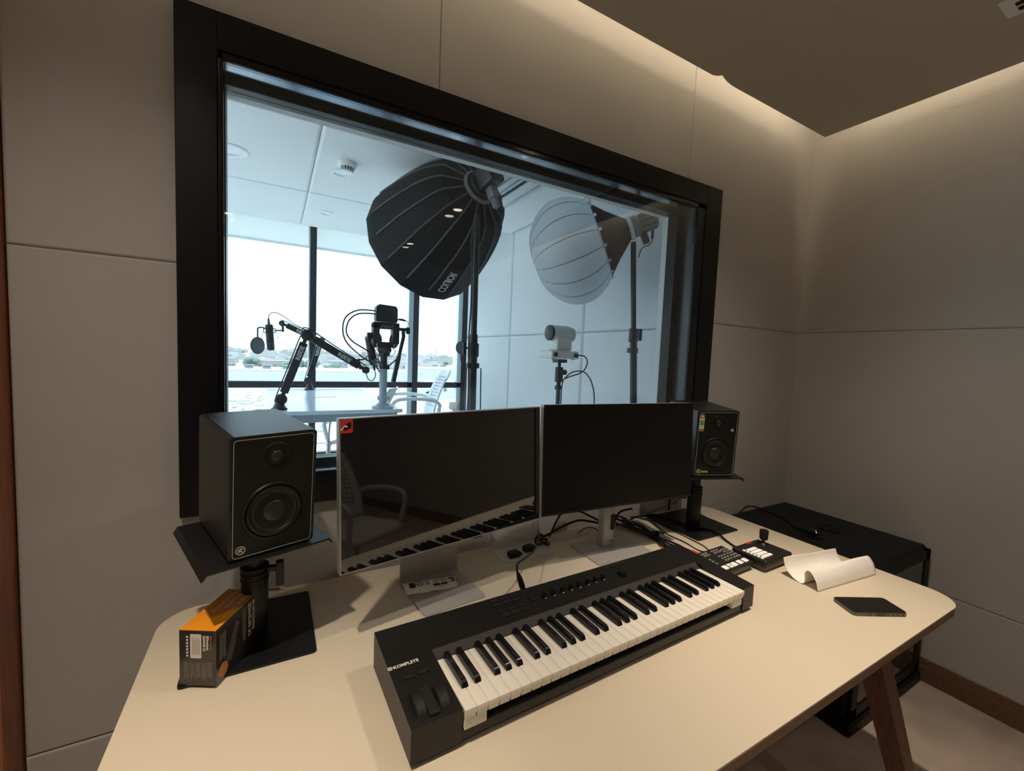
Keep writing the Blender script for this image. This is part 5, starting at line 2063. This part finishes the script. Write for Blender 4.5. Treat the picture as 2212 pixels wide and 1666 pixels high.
m.cyl((-.069, 0, .146), .043, .016, 32, 'X', bev=.004)
m.build('lens_front', M_STUDIOBLK, hd)
m = MB()
m.cyl((.073, 0, .142), .042, .022, 32, 'X', bev=.006)
m.build('side_cap', M_WHITEPL, hd)
t = thing('tripod', 'slim black tripod with a ball head under the robotic camera', 'tripod', (1.412, 1.985, SF))
h = 1.424 - SF
m = MB()
m.box(-.030, .032, -.030, .030, h - .018, h + .002, r=.003)
m.cyl((0, 0, h - .030), .010, .03, 16)
m.build('quick_plate', M_STUDIOBLK, t)
m = MB()
m.cyl((0, 0, h - .085), .023, .085, 24, bev=.004)
m.cyl((.034, 0, h - .072), .015, .026, 16, 'X', bev=.003)
m.build('ball_head', M_STUDIOBLK, t)
m = MB()
m.tube([(0, 0, h - .125), (0, 0, .30)], .0125, 16)
m.cyl((0, 0, h - .160), .021, .022, 20, bev=.002)
m.build('centre_column', M_STUDIOBLK, t)
for k in range(3):
    a = k * 2 * PI / 3 + .3
    m = MB()
    m.tube([(0.01 * math.cos(a), .01 * math.sin(a), .60), (.33 * math.cos(a), .33 * math.sin(a), .01)], .011, 10)
    m.build('leg', M_STUDIOBLK, t)
cable([(1.497, 1.93, 1.451), (1.545, 1.93, 1.447), (1.575, 1.94, 1.415), (1.565, 1.95, 1.370), (1.530, 1.96, 1.345), (1.470, 1.97, 1.325), (1.435, 1.98, 1.290), (1.432, 1.98, 1.10), (1.435, 1.98, .60)], .0038, 'black cable looping from the right side of the robotic camera to its tripod', material=M_STUDIOBLK)
cable([(1.440, 1.97, 1.315), (1.480, 1.96, 1.352), (1.540, 1.95, 1.362), (1.590, 1.95, 1.340), (1.630, 1.95, 1.280), (1.650, 1.95, 1.180), (1.655, 1.96, .90), (1.66, 1.97, SF + .01)], .0038, 'black cable arching from the tripod down to the studio floor', material=M_STUDIOBLK)

# small items by the outside window
t = thing('wooden_ended_cylinder', 'small white cylinder with a pale wooden end on a short stem, above the glossy monitor', 'lamp', (1.205, 3.05, SF), (0, 0, -.7))
m = MB()
m.cyl((.0, 0, .735), .030, .065, 28, 'X', bev=.003, M=Matrix.Rotation(0, 4, 'Z'))
m.build('drum', M_LIGHTFIT, t)
m = MB()
m.cyl((.034, 0, .735), .029, .006, 28, 'X')
m.build('wooden_end', M_WOODCAP, t)
m = MB()
m.cyl((0, 0, .355), .016, .70, 16)
m.cyl((0, 0, .008), .10, .016, 24)
m.build('stem', M_WHITEPL, t)
m = MB()
m.tube([(1.52, 4.55, SF + .001), (1.52, 4.55, .985), (1.500, 4.55, 1.015)], .010, 8)
m.box(1.465, 1.50, 4.54, 4.56, .985, 1.005, r=.003)
m.box(1.475, 1.505, 4.54, 4.56, .93, .945, r=.003)
tag(m.build('small_hook_stand', M_STUDIOBLK), 'small dark stand with hooks near the bottom of the outside window', 'stand')

# ================================================================== CITY OUTSIDE
GZ = -20.0
w = MB()
w.raw([(-700, 8, GZ), (2600, 8, GZ), (2600, 3600, GZ), (-1400, 3600, GZ)], [[0, 1, 2, 3]])
struct(w, 'ground_outside', M_GROUND)
rnd = random.Random(11)


def building(name, label, x, y, wx, wy, h, mt, rz=0.0, group=None, windows=0, parapet=True, kind_cat='building'):
    t = thing(name, label, kind_cat, (x, y, GZ), (0, 0, rz), group)
    m = MB()
    m.box(-wx / 2, wx / 2, -wy / 2, wy / 2, 0, h)
    m.build('walls', mt, t, smooth=0)
    m = MB()
    m.box(-wx / 2 - .2, wx / 2 + .2, -wy / 2 - .2, wy / 2 + .2, h, h + .45)
    m.build('roof', M_ROOFW, t, smooth=0)
    for i in range(windows):
        m = MB()
        n = max(2, windows)
        xx = -wx / 2 + wx * (i + .5) / n
        m.box(xx - .8, xx + .8, -wy / 2 - .08, -wy / 2 + .05, h * .52, h * .52 + 1.7)
        m.build('window', M_HWIN, t, smooth=0)
    return t


# long low warehouse with three roof units, and the lot in front
wh = building('warehouse', 'long low white warehouse behind the car park', 18, 318, 150, 46, 7, M_ROOFW)
wh2 = building('warehouse', 'second long white warehouse roof on the right beyond the parked cars', 168, 372, 120, 60, 8, M_ROOFW)
for i, x in enumerate((-13.5, -4.0, 7.0)):
    t = thing('roof_unit', 'grey air handling unit on the white warehouse roof', 'air conditioner', (x, 312 - i, GZ + 7.47), group='air handling units on the warehouse roof')
    m = MB()
    m.box(-2.3, 2.3, -1.4, 1.4, 0, 2.4, r=.2)
    m.build('casing', M_HOUSES[4], t)
    m = MB()
    m.box(-1.9, 1.9, -1.46, -1.38, .9, 2.0)
    m.build('louvre', M_HWIN, t)


def car(x, y, rz, mt, label):
    t = thing('parked_car', label, 'car', (x, y, GZ), (0, 0, rz), 'cars parked in the distant lot')
    m = MB()
    m.box(-2.2, 2.2, -.88, .88, .35, .95, r=.15)
    m.build('car_body', mt, t)
    m = MB()
    m.box(-1.3, 1.2, -.78, .78, .93, 1.45, r=.22)
    m.build('cabin', M_CARDARK, t)
    for sx_ in (-1.35, 1.35):
        for sy_ in (-.85, .85):
            m = MB()
            m.cyl((sx_, sy_, .33), .33, .2, 14, 'Y')
            m.build('wheel', M_RUBBER, t)


for i in range(12):
    car(42 + i * 4.6 + (6 if i > 6 else 0), 288 - 2 * (i % 2), .1, M_CAR if i % 3 else M_CARDARK, 'car parked in the row beyond the rail')
for i in range(9):
    car(48 + i * 5.2, 272, .1, M_CARDARK if i % 2 else M_CAR, 'car parked in the row beyond the rail')
# near structures
building('flat_roofed_shed', 'white flat roofed shed at the lower right of the outside window', 82, 205, 34, 26, 7, M_ROOFW, .1, windows=4)
t = thing('louvred_canopy', 'pale grey canopy of parallel beams far below the window', 'canopy', (42, 108, GZ))
m = MB()
m.box(-16, 16, -12, 12, 3.0, 3.3)
m.build('deck', M_HOUSES[4], t)
for i in range(10):
    m = MB()
    m.box(-16, 16, -11.4 + i * 2.4, -10.9 + i * 2.4, 3.3, 3.9)
    m.build('beam', M_HOUSES[2], t)
for (sx_, sy_) in ((-15, -11), (15, -11), (-15, 11), (15, 11)):
    m = MB()
    m.box(sx_ - .3, sx_ + .3, sy_ - .3, sy_ + .3, 0, 3)
    m.build('post', M_HOUSES[1], t)

GH = 'pale houses of the distant city'
TAKEN = [(18, 318, 80), (168, 372, 72), (-2, 405, 17), (112, 412, 17), (-15, 398, 9), (14, 392, 9), (27.5, 386, 10), (14, 392, 12), (395, 1150, 6), (82, 205, 24), (42, 108, 22)]


def free(x, y, r):
    for (a, b, c) in TAKEN:
        if (a - x) ** 2 + (b - y) ** 2 < (c + r) ** 2:
            return False
    TAKEN.append((x, y, r))
    return True

cells = []
for row, yy in enumerate((430, 470, 515, 565, 620, 690, 780, 880, 1000, 1150, 1330, 1550, 1800, 2100)):
    n = 9 if row < 9 else 8
    x_lo, x_hi = -.12 * yy, .46 * yy
    for i in range(n):
        xx = x_lo + (x_hi - x_lo) * (i + .5 + rnd.uniform(-.35, .35)) / n
        wid = rnd.uniform(12, 24) * (1 + row * .09)
        hh = rnd.choice((6.5, 7.5, 9, 10.5)) * (1 + row * .055)
        y2 = yy + rnd.uniform(-14, 14)
        if not free(xx, y2, wid * .5 + 6):
            continue
        mt = M_HOUSES[rnd.randrange(5)]
        if row < 3:
            building('city_house', 'pale flat roofed house in the nearer rows of the distant city', xx, y2, wid, rnd.uniform(10, 16), hh, mt, rnd.uniform(-.3, .3), 'nearer rows of distant houses', windows=3)
        else:
            m = MB()
            m.box(-wid / 2, wid / 2, -8, 8, 0, hh)
            m.box(-wid * .3, wid * .1, -7, 3, hh, hh + 2.6)
            o = m.build('city_house', mt, smooth=0)
            o.location = (xx, y2, GZ)
            o.rotation_euler = (0, 0, rnd.uniform(-.3, .3))
            tag(o, 'tiny pale house low on the hazy city horizon', 'building', GH)
# one blank-faced tan house and one with an arched front
building('city_house', 'tan box shaped house left of the far microphone arm', -2, 405, 30, 14, 10, M_HOUSES[3], 0, windows=6)
t = building('city_house', 'white house with a tall arched window between the arm and the camera rig', 112, 412, 26, 16, 12, M_HOUSES[2], -.1, windows=4)
m = MB()
m.prism([(-2.2, 3)] + [(2.2 * math.cos(a), 8 + 2.2 * math.sin(a)) for a in [PI - i * PI / 8 for i in range(9)]] + [(2.2, 3)], 0, .2, Matrix(((1, 0, 0, 6), (0, 0, -1, -8.05), (0, 1, 0, 0), (0, 0, 0, 1))))
m.build('arched_window', M_HWIN, t)
t = thing('radio_mast', 'thin mast on the skyline at the right', 'mast', (395, 1150, GZ))
m = MB()
m.tube([(0, 0, 0), (0, 0, 46)], [1.2, .5], 6)
m.build('mast_pole', M_HOUSES[4], t)
# trees
me_t = None
GT = 'haze-toned trees among the distant houses'
tr = random.Random(4)


def blob_tree(n_seed):
    m = MB()
    rr = random.Random(n_seed)
    for k in range(16):
        a, b = rr.uniform(0, 2 * PI), rr.uniform(0, 1)
        bm = bmesh.new()
        bmesh.ops.create_icosphere(bm, subdivisions=2, radius=rr.uniform(.9, 1.6))
        for v in bm.verts:
            v.co *= 1 + rr.uniform(-.13, .13)
        m._add(bm, Matrix.Translation((2.0 * b * math.cos(a), 2.0 * b * math.sin(a), 3.6 + rr.uniform(-1.2, 1.6))))
    return m


meshes = []
for k in range(3):
    m = blob_tree(k)
    oo_ = m.build('crown', M_TREE, smooth=0)
    m = MB()
    m.tube([(0, 0, 0), (.1, 0, 1.6), (0, 0, 3.4)], [.3, .22, .18], 6)
    pp_ = m.build('trunk', M_LEG)
    meshes.append((oo_.data, pp_.data))
    bpy.data.objects.remove(oo_, do_unlink=True)
    bpy.data.objects.remove(pp_, do_unlink=True)
for i in range(110):
    yy = tr.choice((398, 415, 440, 480, 530, 600, 700, 820, 980, 1200))
    xx = tr.uniform(-.11, .45) * yy
    y2 = yy + tr.uniform(-8, 8)
    s_ = tr.uniform(.7, 1.25) * (1 + yy / 1800)
    if not free(xx, y2, 4.6 * s_):
        continue
    cr_, tk_ = meshes[i % 3]
    t = thing('city_tree', 'haze-toned green tree among the distant houses', 'tree', (xx, y2, GZ), (0, 0, tr.uniform(0, 6)), GT)
    t.scale = (s_ * 1.3, s_ * 1.3, s_)
    link(bpy.data.objects.new('crown', cr_), t)
    link(bpy.data.objects.new('trunk', tk_), t)
# near trees and scrub on the lot
for (xx, yy, s_, lab) in ((-15, 398, 2.1, 'large green tree left of the tan house'), (14, 392, 2.3, 'large green tree right of the tan house'), (27.5, 386, 2.05, 'rounded green tree in front of the tan house'),
                          (3.5, 172, 1.1, 'green bush at the left edge of the studio table')):
    cr_, tk_ = meshes[int(abs(xx)) % 3]
    t = thing('city_tree' if s_ > 2 else 'green_bush', lab, 'tree' if s_ > 2 else 'bush', (xx, yy, GZ - (0 if s_ > 2 else 1.5)))
    t.scale = (s_ * 1.2, s_ * 1.2, s_)
    link(bpy.data.objects.new('crown', cr_), t)
    link(bpy.data.objects.new('trunk', tk_), t)
m = MB()
rs = random.Random(9)
for k in range(240):
    yy = rs.uniform(95, 235)
    xx = rs.uniform(-.13, .10) * yy
    bm = bmesh.new()
    bmesh.ops.create_icosphere(bm, subdivisions=1, radius=rs.uniform(.3, .9))
    m._add(bm, Matrix.Translation((xx, yy, GZ + .1)) @ Matrix.Diagonal((rs.uniform(1, 3), 1, .35, 1)))
o = m.build('scrub', M_SCRUB)
tag(o, 'low dry scrub scattered over the sandy lot', 'scrub', kind='stuff')
